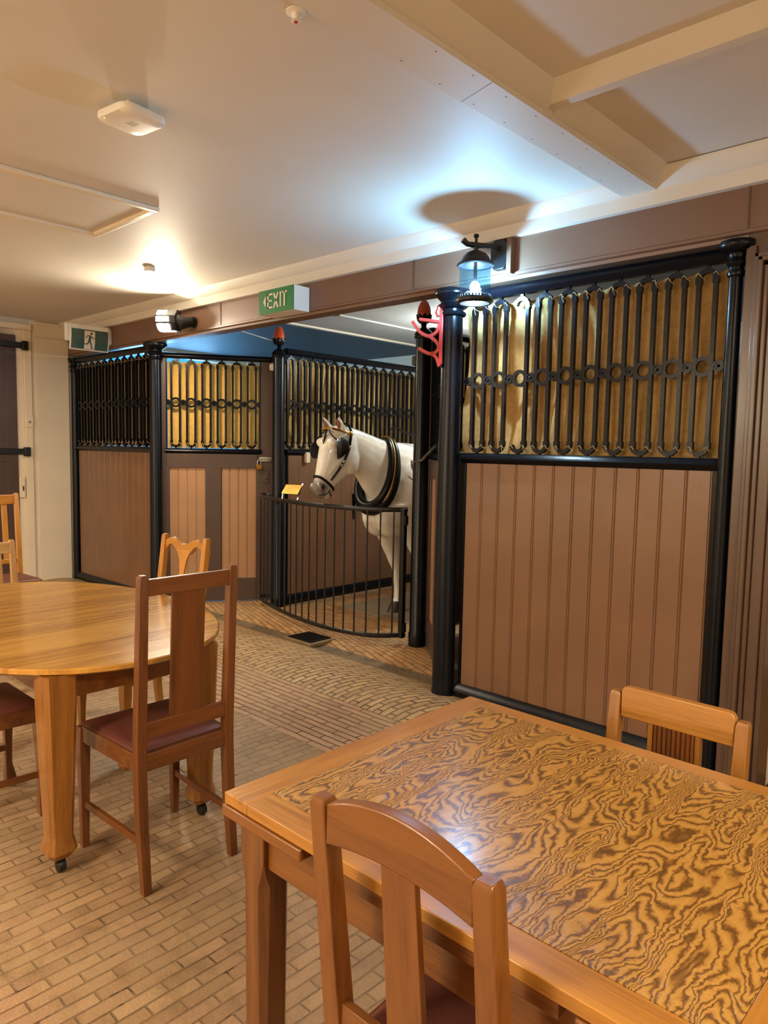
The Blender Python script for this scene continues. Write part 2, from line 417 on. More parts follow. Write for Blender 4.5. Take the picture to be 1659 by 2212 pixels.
# ------------------------------------------------------------------ setting
WY = 3.385
XL, XR, YB, YS = -7.95, 2.6, -2.6, 6.75
CZ = 2.775
def floor():
    mb = MB()
    def prof(y):
        if y < 2.90: return 0.0
        if y < 3.50:
            return 0.035 * sin(pi * (y - 2.90) / 0.60)
        if y < 3.78: return -0.026 * sin(pi * (y - 3.50) / 0.28)
        return 0.0
    ys = [-2.7, 2.34, 2.90] + [2.90 + 0.05 * i for i in range(1, 12)] + [3.50, 3.54, 3.60, 3.64, 3.70, 3.74, 3.78, 4.4, 6.9]
    xs = [-8.1, -5, -2, 1, 2.8]
    ys = sorted(set(round(y, 4) for y in ys))
    vs = [(x, y, prof(y)) for y in ys for x in xs]; nx = len(xs); fs = []; mi = []
    for j in range(len(ys) - 1):
        ym = (ys[j] + ys[j + 1]) / 2
        k = 0 if ym < 2.34 else 1 if ym < 2.9 else 2 if ym < 3.54 else 3 if ym < 3.70 else 4
        for i in range(nx - 1):
            fs.append((j * nx + i, j * nx + i + 1, (j + 1) * nx + i + 1, (j + 1) * nx + i)); mi.append(k)
    mb.add(vs, fs)
    me = mb.mesh('floor', [M['brickY'], M['brickX'], M['brickC'], M['gutter'], M['brickS']], recalc=False)
    for p, k in zip(me.polygons, mi): p.material_index = k
    o = bpy.data.objects.new('floor', me); COL.objects.link(o); return struct(o)
floor()

SX0, SX1 = -1.64, -1.475       # ceiling beam soffit
# flat ceiling left of the soffit beam
struct(MB().box(XL, SX0, YB, 3.33, CZ, CZ + 0.1).build('ceiling', M['ceiling']))
# dropped soffit board
o = MB().box(SX0, SX1, YB, WY, 2.717, CZ + 0.1)
for y in (0.1, 2.20):
    pass
struct(o.build('ceiling', M['ceiling'], bevel=0.002))
# coffers right of it
struct(MB().box(SX1, XR, YB, 3.33, 2.80, 2.9).build('ceiling', M['ceiling']))
def coffer_trim():
    n = 0
    # splayed edge along the soffit board, with a small step
    for y0, y1 in ((YB, 2.37), (2.42, 3.33)):
        mb = MB().prism([(SX1, 2.735), (SX1 + 0.012, 2.738), (SX1 + 0.075, 2.802), (SX1, 2.802)], 'xz', y0, y1)
        struct(mb.build('trim_%d' % (n + 1), M['ceiling'])); n += 1
    # cross beam along x with splayed sides
    mb = MB().prism([(2.37, 2.75), (2.415, 2.75), (2.445, 2.785), (2.445, 2.802), (2.30, 2.802)], 'yz', SX1, XR)
    struct(mb.build('trim_3', M['ceiling']))
coffer_trim()
# cornice: fascia strip plus cove
mb = MB().box(XL, XR, WY - 0.035, WY + 0.05, 2.652, 2.717).prism([(WY - 0.035, 2.717), (WY + 0.05, 2.717), (WY + 0.05, CZ + 0.02), (WY - 0.10, CZ + 0.02), (WY - 0.10, CZ), (WY - 0.085, 2.757), (WY - 0.06, 2.731)], 'yz', XL, XR)
struct(mb.build('trim_5', M['ceiling'], ang=50))
# brown fascia beam over the stalls
mb = MB().box(XL, XR, WY, WY + 0.13, 2.475, 2.66)
mb.prism([(WY - 0.006, 2.472), (WY + 0.13, 2.472), (WY + 0.13, 2.435), (WY + 0.014, 2.435), (WY + 0.010, 2.452), (WY - 0.006, 2.458)], 'yz', XL, XR)
mb.box(XL, XR, WY + 0.002, WY + 0.13, 2.471, 2.476)
struct(mb.build('trim_6', M['fascia'], bevel=0.001))
for x in (-2.982, -1.078, -5.05):
    struct(MB().box(x - 0.004, x + 0.004, WY - 0.004, WY + 0.01, 2.478, 2.652).build('trim_7', M['trimdark']))
# shell walls
struct(MB().box(XL - 0.15, XR + 0.1, YB - 0.1, YB, -0.05, 2.95).build('wall_back', M['plaster']))
struct(MB().box(XR, XR + 0.1, YB, YS, -0.05, 2.95).build('wall_right', M['plaster']))
struct(MB().box(XL - 0.15, XR + 0.1, YS, YS + 0.1, -0.05, 2.95).build('wall_front', M['plaster']))
# left wall: room part, stall part with a window opening
mb = MB().box(XL - 0.15, XL - 0.03, YB, 3.0, -0.05, 2.95)
mb.box(XL - 0.15, XL + 0.0, 3.0, 3.385, -0.05, 2.95).box(XL - 0.15, XL, 3.385, 3.75, -0.05, 2.95).box(XL - 0.15, XL, 5.75, YS, -0.05, 2.95)
mb.box(XL - 0.15, XL, 3.75, 5.75, -0.05, 1.25).box(XL - 0.15, XL, 3.75, 5.75, 2.62, 2.95)
struct(mb.build('wall_left', M['plaster']))
struct(MB().box(XL - 0.05, XL + 0.018, 3.045, WY - 0.0, 0.0, 2.60).build('trim_8', M['plaster'], bevel=0.004))
struct(MB().box(XL - 0.03, XL + 0.03, 3.035, 3.30, 2.735, 2.755).build('trim_9', M['cream'], bevel=0.003))
win = struct(MB().box(XL - 0.10, XL - 0.05, 3.75, 5.75, 1.25, 1.30).box(XL - 0.10, XL - 0.05, 3.75, 5.75, 2.57, 2.62).box(XL - 0.10, XL - 0.05, 3.75, 3.80, 1.30, 2.57).box(XL - 0.10, XL - 0.05, 5.70, 5.75, 1.30, 2.57)
       .box(XL - 0.09, XL - 0.06, 4.73, 4.77, 1.30, 2.57).box(XL - 0.09, XL - 0.06, 3.80, 5.70, 1.93, 1.96).build('window_1', M['cream']))
MB().box(XL - 0.078, XL - 0.074, 3.80, 5.70, 1.30, 2.57).build('pane', M['pane'], win)
# stall ceilings
struct(MB().box(-5.36, XR, 3.5, YS, 2.66, 2.76).build('ceiling', M['stallceil']))
struct(MB().box(XL, -5.36, 3.5, YS, 2.66, 2.76).build('ceiling', M['stallunlit']))
struct(MB().box(-5.385, -5.335, 3.52, YS, 2.645, 2.662).build('trim_10', M['cream']))
struct(MB().box(-4.75, -4.68, 4.35, 6.0, 2.646, 2.662).build('trim_10', M['stallceil']))
# right side: panelled door frame beside the stall, passage wall beyond
mb = MB()
mb.box(-1.078, -1.035, WY - 0.01, WY + 0.12, 0, 2.40)
mb.box(-1.035, -1.015, WY - 0.035, WY + 0.12, 0, 2.36).box(-1.015, -0.995, WY - 0.05, WY + 0.12, 0, 2.34)
mb.box(-0.995, -0.975, WY - 0.03, WY + 0.12, 0, 2.32).box(-0.975, -0.93, WY - 0.015, WY + 0.13, 0, 2.30).box(-0.93, -0.905, WY, WY + 0.15, 0, 2.28)
mb.box(-1.035, XR, WY - 0.035, WY + 0.12, 2.34, 2.36).box(-1.015, XR, WY - 0.05, WY + 0.12, 2.32, 2.34).box(-0.995, XR, WY - 0.03, WY + 0.12, 2.30, 2.32).box(-0.975, XR, WY - 0.015, WY + 0.13, 2.26, 2.30)
mb.box(-1.078, XR, WY + 0.01, WY + 0.12, 2.36, 2.475)
struct(mb.build('trim_11', M['trimdark'], bevel=0.004))
struct(MB().box(-0.975, -0.905, WY + 0.15, 5.6, 0, 2.66).box(-0.905, XR, 5.5, 5.6, 0, 2.66).build('wall_passage', M['plaster']))
# left door with cream frame
struct(MB().box(XL - 0.03, XL + 0.02, 2.925, 3.0, 0, 2.66).box(XL - 0.03, XL + 0.0, 2.85, 2.925, 0, 2.66).box(XL - 0.03, XL + 0.03, 1.75, 3.0, 2.66, 2.72).build('trim_12', M['cream'], bevel=0.004))
d1 = struct(MB().box(XL - 0.03, XL + 0.005, 1.85, 2.85, 0.02, 2.60).box(XL, XL + 0.012, 1.85, 1.98, 0.02, 2.6).box(XL, XL + 0.012, 2.74, 2.85, 0.02, 2.6).box(XL, XL + 0.012, 2.0, 2.74, 2.44, 2.6).box(XL, XL + 0.012, 2.0, 2.74, 1.30, 1.52).build('door_1', M['frame'], bevel=0.003))
for z in (2.50, 1.41):
    MB().box(XL + 0.01, XL + 0.035, 2.0, 2.93, z - 0.03, z + 0.03).box(XL + 0.01, XL + 0.06, 2.90, 2.96, z - 0.05, z + 0.045).build('strap_hinge', M['blackdull'], d1, bevel=0.006)
MB().box(XL + 0.012, XL + 0.05, 2.30, 2.66, 2.585, 2.65).build('door_closer', M['white'], d1, bevel=0.004)
sw = MB().box(XL + 0.02, XL + 0.032, 2.925, 3.0, 1.66, 1.775).build('wall_switch', M['cream'], bevel=0.004)
tag(sw, 'small cream switch plate on the frame beside the dark brown door', 'switch')
MB().box(XL + 0.032, XL + 0.037, 2.952, 2.975, 1.705, 1.73).build('rocker', M['zinc'], sw)
lk = MB().box(XL + 0.0, XL + 0.026, 2.852, 2.905, 0.93, 1.14).build('lock_plate', M['cream'], bevel=0.003)
tag(lk, 'cream painted lock keeper on the left door frame', 'lock')
MB().box(XL + 0.0262, XL + 0.028, 2.88, 2.895, 1.0, 1.05).build('keyhole', M['frame'], lk)

# ------------------------------------------------------------------ stall ironwork
PITCH = 0.1405
def rail_profile(mb, x0, x1, z0, z1, d=0.035):
    h = z1 - z0
    mb.prism([(-d, z0 + h * .25), (-d * 1.25, z0 + h * .5), (-d, z0 + h * .78), (-d * .6, z1), (d * .6, z1), (d, z0 + h * .78), (d * 1.25, z0 + h * .5), (d, z0 + h * .25), (d * .5, z0), (-d * .5, z0)], 'yz', x0, x1)
    return mb
def _arch(zdir):
    mb = MB(); r = 0.038
    path = [(-r, 0, zdir * -0.002), (-0.030, 0, zdir * 0.014), (-0.015, 0, zdir * 0.025), (0.015, 0, zdir * 0.025), (0.030, 0, zdir * 0.014), (r, 0, zdir * -0.002)]
    for i in range(len(path) - 1):
        a, b = Vector(path[i]), Vector(path[i + 1]); d = (b - a).normalized() * 0.005
        mb.bar(a - d, b + d, 0.020, 0.024, up=(0, 1, 0))
    z0_, z1_ = sorted((0.025 * zdir, 0.052 * zdir)); mb.box(-0.009, 0.009, -0.010, 0.010, z0_, z1_)
    return mb
_protos = {}
def protos(z0, z1):
    k = (round(z0, 3), round(z1, 3))
    if k not in _protos:
        b = MB().box(-0.0095, 0.0095, -0.012, 0.012, z0 + 0.04, z1 - 0.045)
        for z in (z0 + 0.045, z1 - 0.082): b.box(-0.0135, 0.0135, -0.0135, 0.0135, z, z + 0.03)
        bar = b.mesh('bar', M['black'])
        a1 = _arch(1).mesh('arch', M['black']); a0 = _arch(-1).mesh('arch', M['black'])
        def annulus(ro, ri, t, seg=24, boss=0):
            m = MB(); rings = []
            for r, y in ((ro, -t), (ro, t), (ri, t), (ri, -t)):
                rings.append([(r * cos(2 * pi * i / seg), y, r * sin(2 * pi * i / seg)) for i in range(seg)])
            m.loft(rings, closed=True)
            if boss: m.lathe([(0.0005, -t * 1.5), (boss, -t * 1.2), (boss, t), (0.0005, t)], seg=10, axis='y')
            return m
        ring = annulus(0.047, 0.029, 0.011).mesh('ring', M['black'])
        disc = MB().lathe([(0.0005, -0.009), (0.0262, -0.009), (0.0262, 0.009), (0.0005, 0.009)], seg=18, axis='y')
        disc.lathe([(0.0005, -0.020), (0.006, -0.016), (0.007, -0.009), (0.0005, -0.008)], seg=10, axis='y')
        rr = [[(r * cos(2 * pi * i / 18), y, r * sin(2 * pi * i / 18)) for i in range(18)] for r, y in ((0.0262, -0.0135), (0.0262, -0.008), (0.018, -0.008), (0.018, -0.0135))]
        disc.loft(rr, closed=True)
        _protos[k] = (bar, a0, a1, ring, disc.mesh('disc', M['black']))
    return _protos[k]
def mesh_obj(name, me, parent, loc):
    o = bpy.data.objects.new(name, me); COL.objects.link(o); o.parent = parent; o.location = loc; return o
def grille(par, x0, x1, z0, z1, ringx0, zr=1.905, skip=(), lacing=True, y=0.0):
    bar, a0, a1, ring, disc = protos(z0, z1)
    k = 0; x = ringx0
    tw = MB()
    while x < x1 - 0.005:
        if x > x0 + 0.02:
            for s in (-1, 1):
                bx = x + s * 0.038
                if x0 + 0.01 < bx < x1 - 0.01 and (k, s) not in skip:
                    mesh_obj('bar', bar, par, (bx, y, 0))
            if x0 + 0.04 < x < x1 - 0.04:
                mesh_obj('arch', a1, par, (x, y, z1 - 0.05)); mesh_obj('arch', a0, par, (x, y, z0 + 0.045))
            if x0 + 0.035 < x < x1 - 0.035: mesh_obj('ring', ring, par, (x, y, zr))
            if lacing:
                for s in (-1, 1):
                    bx = x + s * 0.038
                    if not x0 + 0.01 < bx < x1 - 0.01: continue
                    for zz in (z1 - 0.045, z0 + 0.04):
                        j = random.uniform(-0.006, 0.006)
                        tw.tube([(bx - 0.014, y + 0.02, zz - 0.008 + j), (bx - 0.010, y - 0.013, zz + 0.006 + j), (bx + 0.002, y - 0.0155, zz + 0.012), (bx + 0.012, y - 0.013, zz - 0.004), (bx + 0.018, y + 0.018, zz - 0.012 - j)], 0.0014, 4)
                        if random.random() < 0.35:
                            tw.tube([(bx + 0.004, y - 0.016, zz + 0.008), (bx + 0.012, y - 0.024, zz - 0.012), (bx + 0.02 + j, y - 0.02, zz - 0.035 + j)], 0.0009, 4)
        xd = x + PITCH / 2
        if x0 + 0.02 < xd < x1 - 0.02: mesh_obj('disc', disc, par, (xd, y, zr))
        x += PITCH; k += 1
    xd = ringx0 - PITCH / 2
    if x0 + 0.02 < xd < x1: mesh_obj('disc', disc, par, (xd, y, zr))
    if lacing and tw.v: tw.build('twine', M['twine'], par)
def cloth(par, x0, x1, z0, z1, mat, seed=0, amp=0.020, y=0.035, folds=True):
    rnd = random.Random(seed)
    ph = [rnd.uniform(0, 6.28) for _ in range(6)]
    def fn(u, v):
        x = x0 + (x1 - x0) * u; z = z0 + (z1 - z0) * v
        e = sin(pi * min(1, max(0, v)))            # free in the middle, tied at top and bottom
        d = 0.004 * cos(2 * pi * x / PITCH + ph[0])
        if folds:
            s = x * 1.0 + (1 - v) ** 2 * 0.10
            d += e * amp * (sin(2 * pi * s / 0.21 + ph[1]) * 0.8 + sin(2 * pi * (s * 1.7 + v * 0.12) / 0.33 + ph[2]) * 0.7 + sin(2 * pi * (x * 0.6 - z * 0.5) / 0.45 + ph[3]) * 0.5)
        zz = z
        if v > 0.97: zz += 0.007 * cos(2 * pi * x / PITCH + ph[4])
        return (x, y + 0.008 + max(-0.015, d), zz)
    MB().sheet(max(24, int((x1 - x0) / 0.012)), 44, fn).build('burlap_cloth', mat, par, recalc=False)
def planks(mb, x0, x1, z0, z1, n, y=-0.012, t=0.024, g=0.006, jit=0.0):
    w = (x1 - x0) / n; pts = []
    for i in range(n):
        a = x0 + i * w; b = a + w
        pts += [(a, y + g), (a + g * .8, y), (b - g * 2.2, y), (b - g * 1.9, y + g * .6), (b - g * 1.4, y), (b - g * .8, y)] if i < n else []
    pts += [(x1, y + g), (x1, y + t), (x0, y + t)]
    return mb.prism(pts, 'xy', z0, z1)
def front_partition(name, label, p0, ang, length, n, ring0, seed, mat_cloth, group=None, mat=None, skip=(), lacing=True, zt=2.36, zt1=2.42):
    t = thing(name, label, 'partition', p0, ang, group)
    L = length
    planks(MB(), 0.03, L - 0.014, 0.09, 1.432, n).build('plank_panel', mat or M['panel'], t)
    rail_profile(MB(), 0.0, L, 1.430, 1.486, 0.034).build('middle_rail', M['black'], t)
    rail_profile(MB(), 0.0, L, zt, zt1, 0.032).build('top_rail', M['black'], t)
    rail_profile(MB(), 0.0, L, 0.005, 0.10, 0.036).build('base_rail', M['black'], t)
    MB().box(0.012, 0.03, -0.014, 0.014, 0.09, 1.432).build('edge_strip', M['black'], t)
    MB().box(L - 0.014, L + 0.012, -0.014, 0.014, 0.09, 1.432).build('edge_strip', M['black'], t)
    grille(t, 0, L, 1.486, zt, ring0, skip=skip, lacing=lacing)
    cloth(t, -0.045, L + 0.035, 1.489, zt - 0.020, mat_cloth, seed, amp=0.038, y=0.045)
    return t
PY = 3.435
front_partition('stall_partition', 'brown planked stall front under a black iron grille with draped hessian, behind the rectangular table', (-2.612, PY + 0.008, 0), 0, 1.448, 12, 0.092, 3, M['burlap'], 'stall fronts on the street line', skip=((2, -1),))
front_partition('stall_partition', 'narrow brown stall front with dark iron grille next to the cream wall corner', (-7.83, PY, 0), 0, 1.605, 13, 0.07, 5, M['burlap'], 'stall fronts on the street line')
front_partition('side_partition', 'long brown planked partition behind the white horse with hessian backed grille', (-5.36, 4.30, 0), radians(90), 2.40, 17, 0.06, 9, M['burlap'], None)

def post(label, x, y, r0, r1, ztop, cap, group='black turned iron stall posts', shape=1.0):
    t = thing('stall_post', label, 'post', (x, y, 0), 0, group)
    h = ztop
    MB().lathe([(r0 * 1.05, 0.0), (r0 * 1.05, 0.05), (r0, 0.06), (r1, h - 0.20), (r1, h - 0.13), (0.001, h - 0.13)], seg=32).build('shaft', M['black'], t)
    if cap:
        c = cap; z = h - 0.155
        MB().lathe([(r1 * 1.02, z), (r1 * 1.25, z + 0.006), (r1 * 1.32, z + 0.016), (r1 * 1.25, z + 0.026), (r1 * 1.05, z + 0.030), (r1 * 1.05, z + 0.042), (r1 * 1.35, z + 0.052), (r1 * 1.5, z + 0.062), (r1 * 1.35, z + 0.070),
                    (r1 * 1.15, z + 0.078), (r1 * 1.12, z + 0.088), (r1 * 1.3, z + 0.100), (c * 0.85, z + 0.112), (c, z + 0.125), (c * 1.03, z + 0.138), (c * 0.98, z + 0.152), (0.001, z + 0.154)], seg=36).build('capital', M['black'], t)
    return t
post('thick black iron post with round capital right below the glowing lantern', -2.69, 3.40, 0.068, 0.062, 2.434, 0.108)
post('thick black iron post with capital between the dark grille and the padlocked door', -6.155, 3.42, 0.062, 0.052, 2.434, 0.105)
pr = post('slim black iron post with capital beside the panelled door frame', -1.12, 3.40, 0.036, 0.029, 2.434, 0.072)
post('slim black corner post against the cream wall', -7.875, 3.42, 0.040, 0.034, 2.42, 0.062)
def heel_post(label, x, y, ztop=2.325, hinge=None):
    t = thing('finial_post', label, 'post', (x, y, 0), 0, 'black posts topped with orange egg finials')
    MB().lathe([(0.066, 0), (0.066, 0.10), (0.060, 0.11), (0.058, ztop), (0.068, ztop + 0.004), (0.071, ztop + 0.016), (0.066, ztop + 0.024), (0.070, ztop + 0.030), (0.066, ztop + 0.042), (0.056, ztop + 0.056), (0.040, ztop + 0.070), (0.022, ztop + 0.080), (0.001, ztop + 0.08)], seg=32).build('shaft', M['black'], t)
    z = ztop + 0.075
    MB().lathe([(0.024, z), (0.018, z + 0.018), (0.024, z + 0.026), (0.019, z + 0.034), (0.030, z + 0.046), (0.044, z + 0.062), (0.048, z + 0.080), (0.046, z + 0.088), (0.001, z + 0.085)], seg=24).build('finial_cup', M['black'], t)
    pet = MB()
    for k in range(8):
        a = 2 * pi * k / 8
        pts = []
        for (rr, zz, w) in ((0.032, z + 0.038, 0.010), (0.048, z + 0.056, 0.017), (0.055, z + 0.076, 0.019), (0.056, z + 0.092, 0.015), (0.059, z + 0.102, 0.006)):
            pts.append([((rr + dr) * cos(a) - s * w * sin(a), (rr + dr) * sin(a) + s * w * cos(a), zz) for s, dr in ((-1, -0.006), (-0.6, 0.001), (0.6, 0.001), (1, -0.006))])
        pet.loft(pts)
    pet.build('finial_petals', M['black'], t)
    prof = []
    for i in range(15):
        a = -pi / 2 * 0.75 + (pi / 2 * 1.75) * i / 14
        prof.append((max(0.001, 0.053 * cos(a) * (1.0 if a < 0 else 1 - 0.06 * sin(a))), z + 0.105 + (0.045 if a < 0 else 0.105) * sin(a)))
    MB().lathe(prof, seg=28).build('finial_egg', M['orange'], t, ang=80)
    if hinge:
        a, zz, mt = hinge
        MB().box(-0.032, 0.032, -0.075, -0.045, zz - 0.035, zz + 0.035).box(-0.024, 0.024, -0.083, -0.07, zz - 0.028, zz + 0.028).build('catch', mt, t, bevel=0.004).rotation_euler = (0, 0, a)
    return t
heel_post('black post with orange egg finial beside the padlocked brown door', -5.363, 4.225, hinge=(radians(-42), 2.235, M['zinc']))
heel_post('black post with orange egg finial at the right end of the curved gate', -3.555, 4.155, hinge=(radians(-70), 2.165, M['blackdull']))

def stall_door(label, p0, ang, W=1.10, plain=False, lacing=True):
    t = thing('stall_door', label, 'door', p0, ang, None)
    x0, x1 = -0.03, W - 0.03
    z0, zt = 0.012, 2.31
    mb = MB().box(x0, 0.046, -0.02, 0.02, 1.30, zt).box(x0, 0.072, -0.02, 0.02, z0, 1.30)
    mb.box(0.917, x1, -0.02, 0.02, 1.42, zt).box(0.881, x1, -0.02, 0.02, z0, 1.42)
    mb.box(0.046, 0.917, -0.02, 0.02, 1.295, 1.43).box(0.403, 0.549, -0.02, 0.02, 0.23, 1.295).box(0.072, 0.881, -0.02, 0.02, z0, 0.23)
    mb.build('door_frame', M['frame'], t, bevel=0.003)
    planks(MB(), 0.072, 0.403, 0.23, 1.295, 4, y=-0.004, t=0.02, g=0.004).build('left_panel', M['panel_tan'], t)
    planks(MB(), 0.549, 0.881, 0.23, 1.295, 4, y=-0.004, t=0.02, g=0.006).build('right_panel', M['panel_tan'], t)
    MB().tube([(x0, 0, zt + 0.025), (x1, 0, zt + 0.025)], 0.027, 16).build('top_rail', M['black'], t)
    rail_profile(MB(), 0.03, 0.93, 1.43, 1.478, 0.03).build('middle_rail', M['black'], t)
    MB().box(0.046, 0.058, -0.024, 0.012, 1.478, zt).box(0.905, 0.917, -0.024, 0.012, 1.478, zt).build('grille_frame', M['black'], t)
    grille(t, 0.04, 0.925, 1.478, zt, 0.132, lacing=lacing)
    cloth(t, 0.058, 0.915, 1.482, zt - 0.022, M['burlap_backlit'], 4, amp=0.003)
    MB().box(0.93, 1.00, -0.026, -0.02, 1.16, 1.26).lathe([(0.0005, -0.032), (0.018, -0.030), (0.020, -0.022), (0.0005, -0.022)], (0.968, 0, 1.205), 16, 'y').build('lock_cover', M['frame'], t, bevel=0.002)
    return t
DA = atan2(0.826, 0.563)
dl = stall_door('brown stall door with golden hessian behind its grille, padlocked at the right', (-6.20, 3.50, 0), DA)
MB().box(0.905, 1.02, -0.030, -0.020, 1.365, 1.405).tube([(0.90, -0.034, 1.385), (1.06, -0.034, 1.385)], 0.007, 10).build('slide_bolt', M['steel'], dl, bevel=0.001)
stall_door('brown stall door seen edge on between the lantern post and the finial post', (-3.475, 4.195, 0), atan2(-0.70, 0.73), W=0.97, lacing=False)
# padlock
pl = thing('padlock', 'small brass padlock hanging from the bolt of the stall door', 'padlock', (-6.20 + 0.905 * cos(DA) + 0.03 * sin(DA), 3.50 + 0.905 * sin(DA) - 0.03 * cos(DA), 0), DA)
MB().box(-0.026, 0.026, -0.022, -0.004, 1.285, 1.335).build('lock_body', M['brass'], pl, bevel=0.004)
MB().tube([(-0.016, -0.013, 1.333), (-0.016, -0.013, 1.36)] + [(-0.016 * cos(a), -0.013, 1.36 + 0.02 * sin(a)) for a in [pi * k / 8 for k in range(1, 8)]] + [(0.016, -0.013, 1.36), (0.016, -0.013, 1.333)], 0.004, 8).build('shackle', M['steel'], pl)
# back side partition of the horse's stall (mostly hidden)
t = thing('side_partition', 'brown planked partition behind the right finial post', 'partition', (-3.56, 4.25, 0), radians(90))
planks(MB(), 0.0, 2.4, 0.09, 1.43, 17).build('plank_panel', M['panel'], t)
rail_profile(MB(), 0.0, 2.4, 1.43, 1.486).build('middle_rail', M['black'], t)
rail_profile(MB(), 0.0, 2.4, 2.36, 2.42).build('top_rail', M['black'], t)
grille(t, 0, 2.4, 1.486, 2.36, 0.07, lacing=False)
cloth(t, 0.0, 2.4, 1.489, 2.345, M['burlap'], 12, y=0.03)  # unseen cloth added to keep stall lamp light out of the right stall
# scroll bracket tying the right finial post to the lantern post
MB().tube([(-2.74, 3.44, 2.335), (-2.86, 3.54, 2.29), (-2.95, 3.62, 2.21), (-2.98, 3.66, 2.13)], [0.012, 0.014, 0.014, 0.010], 10).build('scroll_bracket', M['black'])
tag(bpy.data.objects['scroll_bracket'], 'curved black iron stay reaching from the lantern post towards the finial post', 'bracket')

# ------------------------------------------------------------------ curved gate
def spline(pts, n=8, closed=False):
    P = [Vector(p) for p in pts]; out = []; m = len(P)
    for i in range(m if closed else m - 1):
        if closed: a, b, c, d = P[i - 1], P[i], P[(i + 1) % m], P[(i + 2) % m]
        else: a, b, c, d = P[max(0, i - 1)], P[i], P[i + 1], P[min(m - 1, i + 2)]
        for k in range(n):
            t = k / n
            out.append(0.5 * ((2 * b) + (c - a) * t + (2 * a - 5 * b + 4 * c - d) * t * t + (3 * b - a - 3 * c + d) * t ** 3))
    if not closed: out.append(P[-1])
    return out
g = thing('curved_gate', 'low bowed black iron rail gate in front of the white horse', 'gate', (0, 0, 0))
gp = [(-3.655, 4.13), (-3.73, 4.00), (-3.85, 3.905), (-4.05, 3.85), (-4.30, 3.835), (-4.59, 3.86), (-5.02, 3.955), (-5.36, 4.06), (-5.54, 4.15), (-5.565, 4.24), (-5.47, 4.27)]
G = spline([(x, y, 0) for x, y in gp], 8)
def at(z): return [(p.x, p.y, z) for p in G]
GT, GB = 1.045, 0.07
MB().tube(at(GT), 0.016, 8, flat=(1.15, 0.45), up=(0, 0, 1)).build('top_rail', M['blackdull'], g)
MB().tube(at(GB), 0.016, 8, flat=(1.15, 0.5), up=(0, 0, 1)).build('bottom_rail', M['blackdull'], g)
L = [0]
for i in range(1, len(G)): L.append(L[-1] + (G[i] - G[i - 1]).length)
tot = L[-1]
nb = 21
for k in range(nb):
    s = 0.11 + (tot - 0.20) * k / (nb - 1)
    i = next(j for j in range(1, len(L)) if L[j] >= s - 1e-9); f = (s - L[i - 1]) / (L[i] - L[i - 1])
    p = G[i - 1].lerp(G[i], f)
    MB().cyl((p.x, p.y, GB), (p.x, p.y, GT), 0.0065, seg=8).build('gate_bar', M['blackdull'], g)
MB().box(-3.682, -3.642, 4.075, 4.115, GB - 0.02, GT + 0.01).build('hinge_stile', M['blackdull'], g, bevel=0.003)
for hz in (0.10, 0.93): MB().cyl((-3.645, 4.10, hz), (-3.645, 4.10, hz + 0.07), 0.02, seg=14).build('gate_hinge', M['black'], g)
# brass plaque on its two-legged stand on the gate
pq = thing('brass_plaque', 'small tilted brass plaque on thin legs standing on the gate rail', 'plaque', (-4.83, 3.93, GT + 0.015), radians(15))
mb = MB()
ca, sa = cos(radians(35)), sin(radians(35))
def tp(u, v, w): return (u, v * sa + w * -ca * 0 + 0.0 + w * -0.8, 0.045 + v * ca * 0.75 + w * 0.5)
vs = [tp(*q) for q in ((-0.085, 0, 0), (0.085, 0, 0), (0.085, 0.12, 0), (-0.085, 0.12, 0), (-0.085, 0, 0.006), (0.085, 0, 0.006), (0.085, 0.12, 0.006), (-0.085, 0.12, 0.006))]
mb.add(vs, [(0, 3, 2, 1), (4, 5, 6, 7), (0, 1, 5, 4), (1, 2, 6, 5), (2, 3, 7, 6), (3, 0, 4, 7)]).build('plate', M['brass'], pq)
lt = MB()
for r, (a, b) in enumerate(((-0.06, 0.05), (-0.05, 0.06), (-0.065, 0.02), (-0.04, 0.055))):
    y = 0.10 - r * 0.024
    x = a
    while x < b:
        w = random.uniform(0.006, 0.016)
        v0 = tp(x, y, 0.0065); v1 = tp(x + w, y, 0.0065); v2 = tp(x + w, y - 0.006, 0.0065); v3 = tp(x, y - 0.006, 0.0065)
        lt.add([v0, v1, v2, v3], [(0, 1, 2, 3)]); x += w + 0.005
lt.build('engraving', M['frame'], pq, recalc=False)
MB().bar((-0.08, 0.0, 0.0), (-0.08, 0.02, 0.075), 0.012, 0.004).build('stand_leg', M['steel'], pq); MB().bar((0.08, 0.0, 0.0), (0.08, 0.08, 0.135), 0.012, 0.004).build('stand_leg', M['steel'], pq)

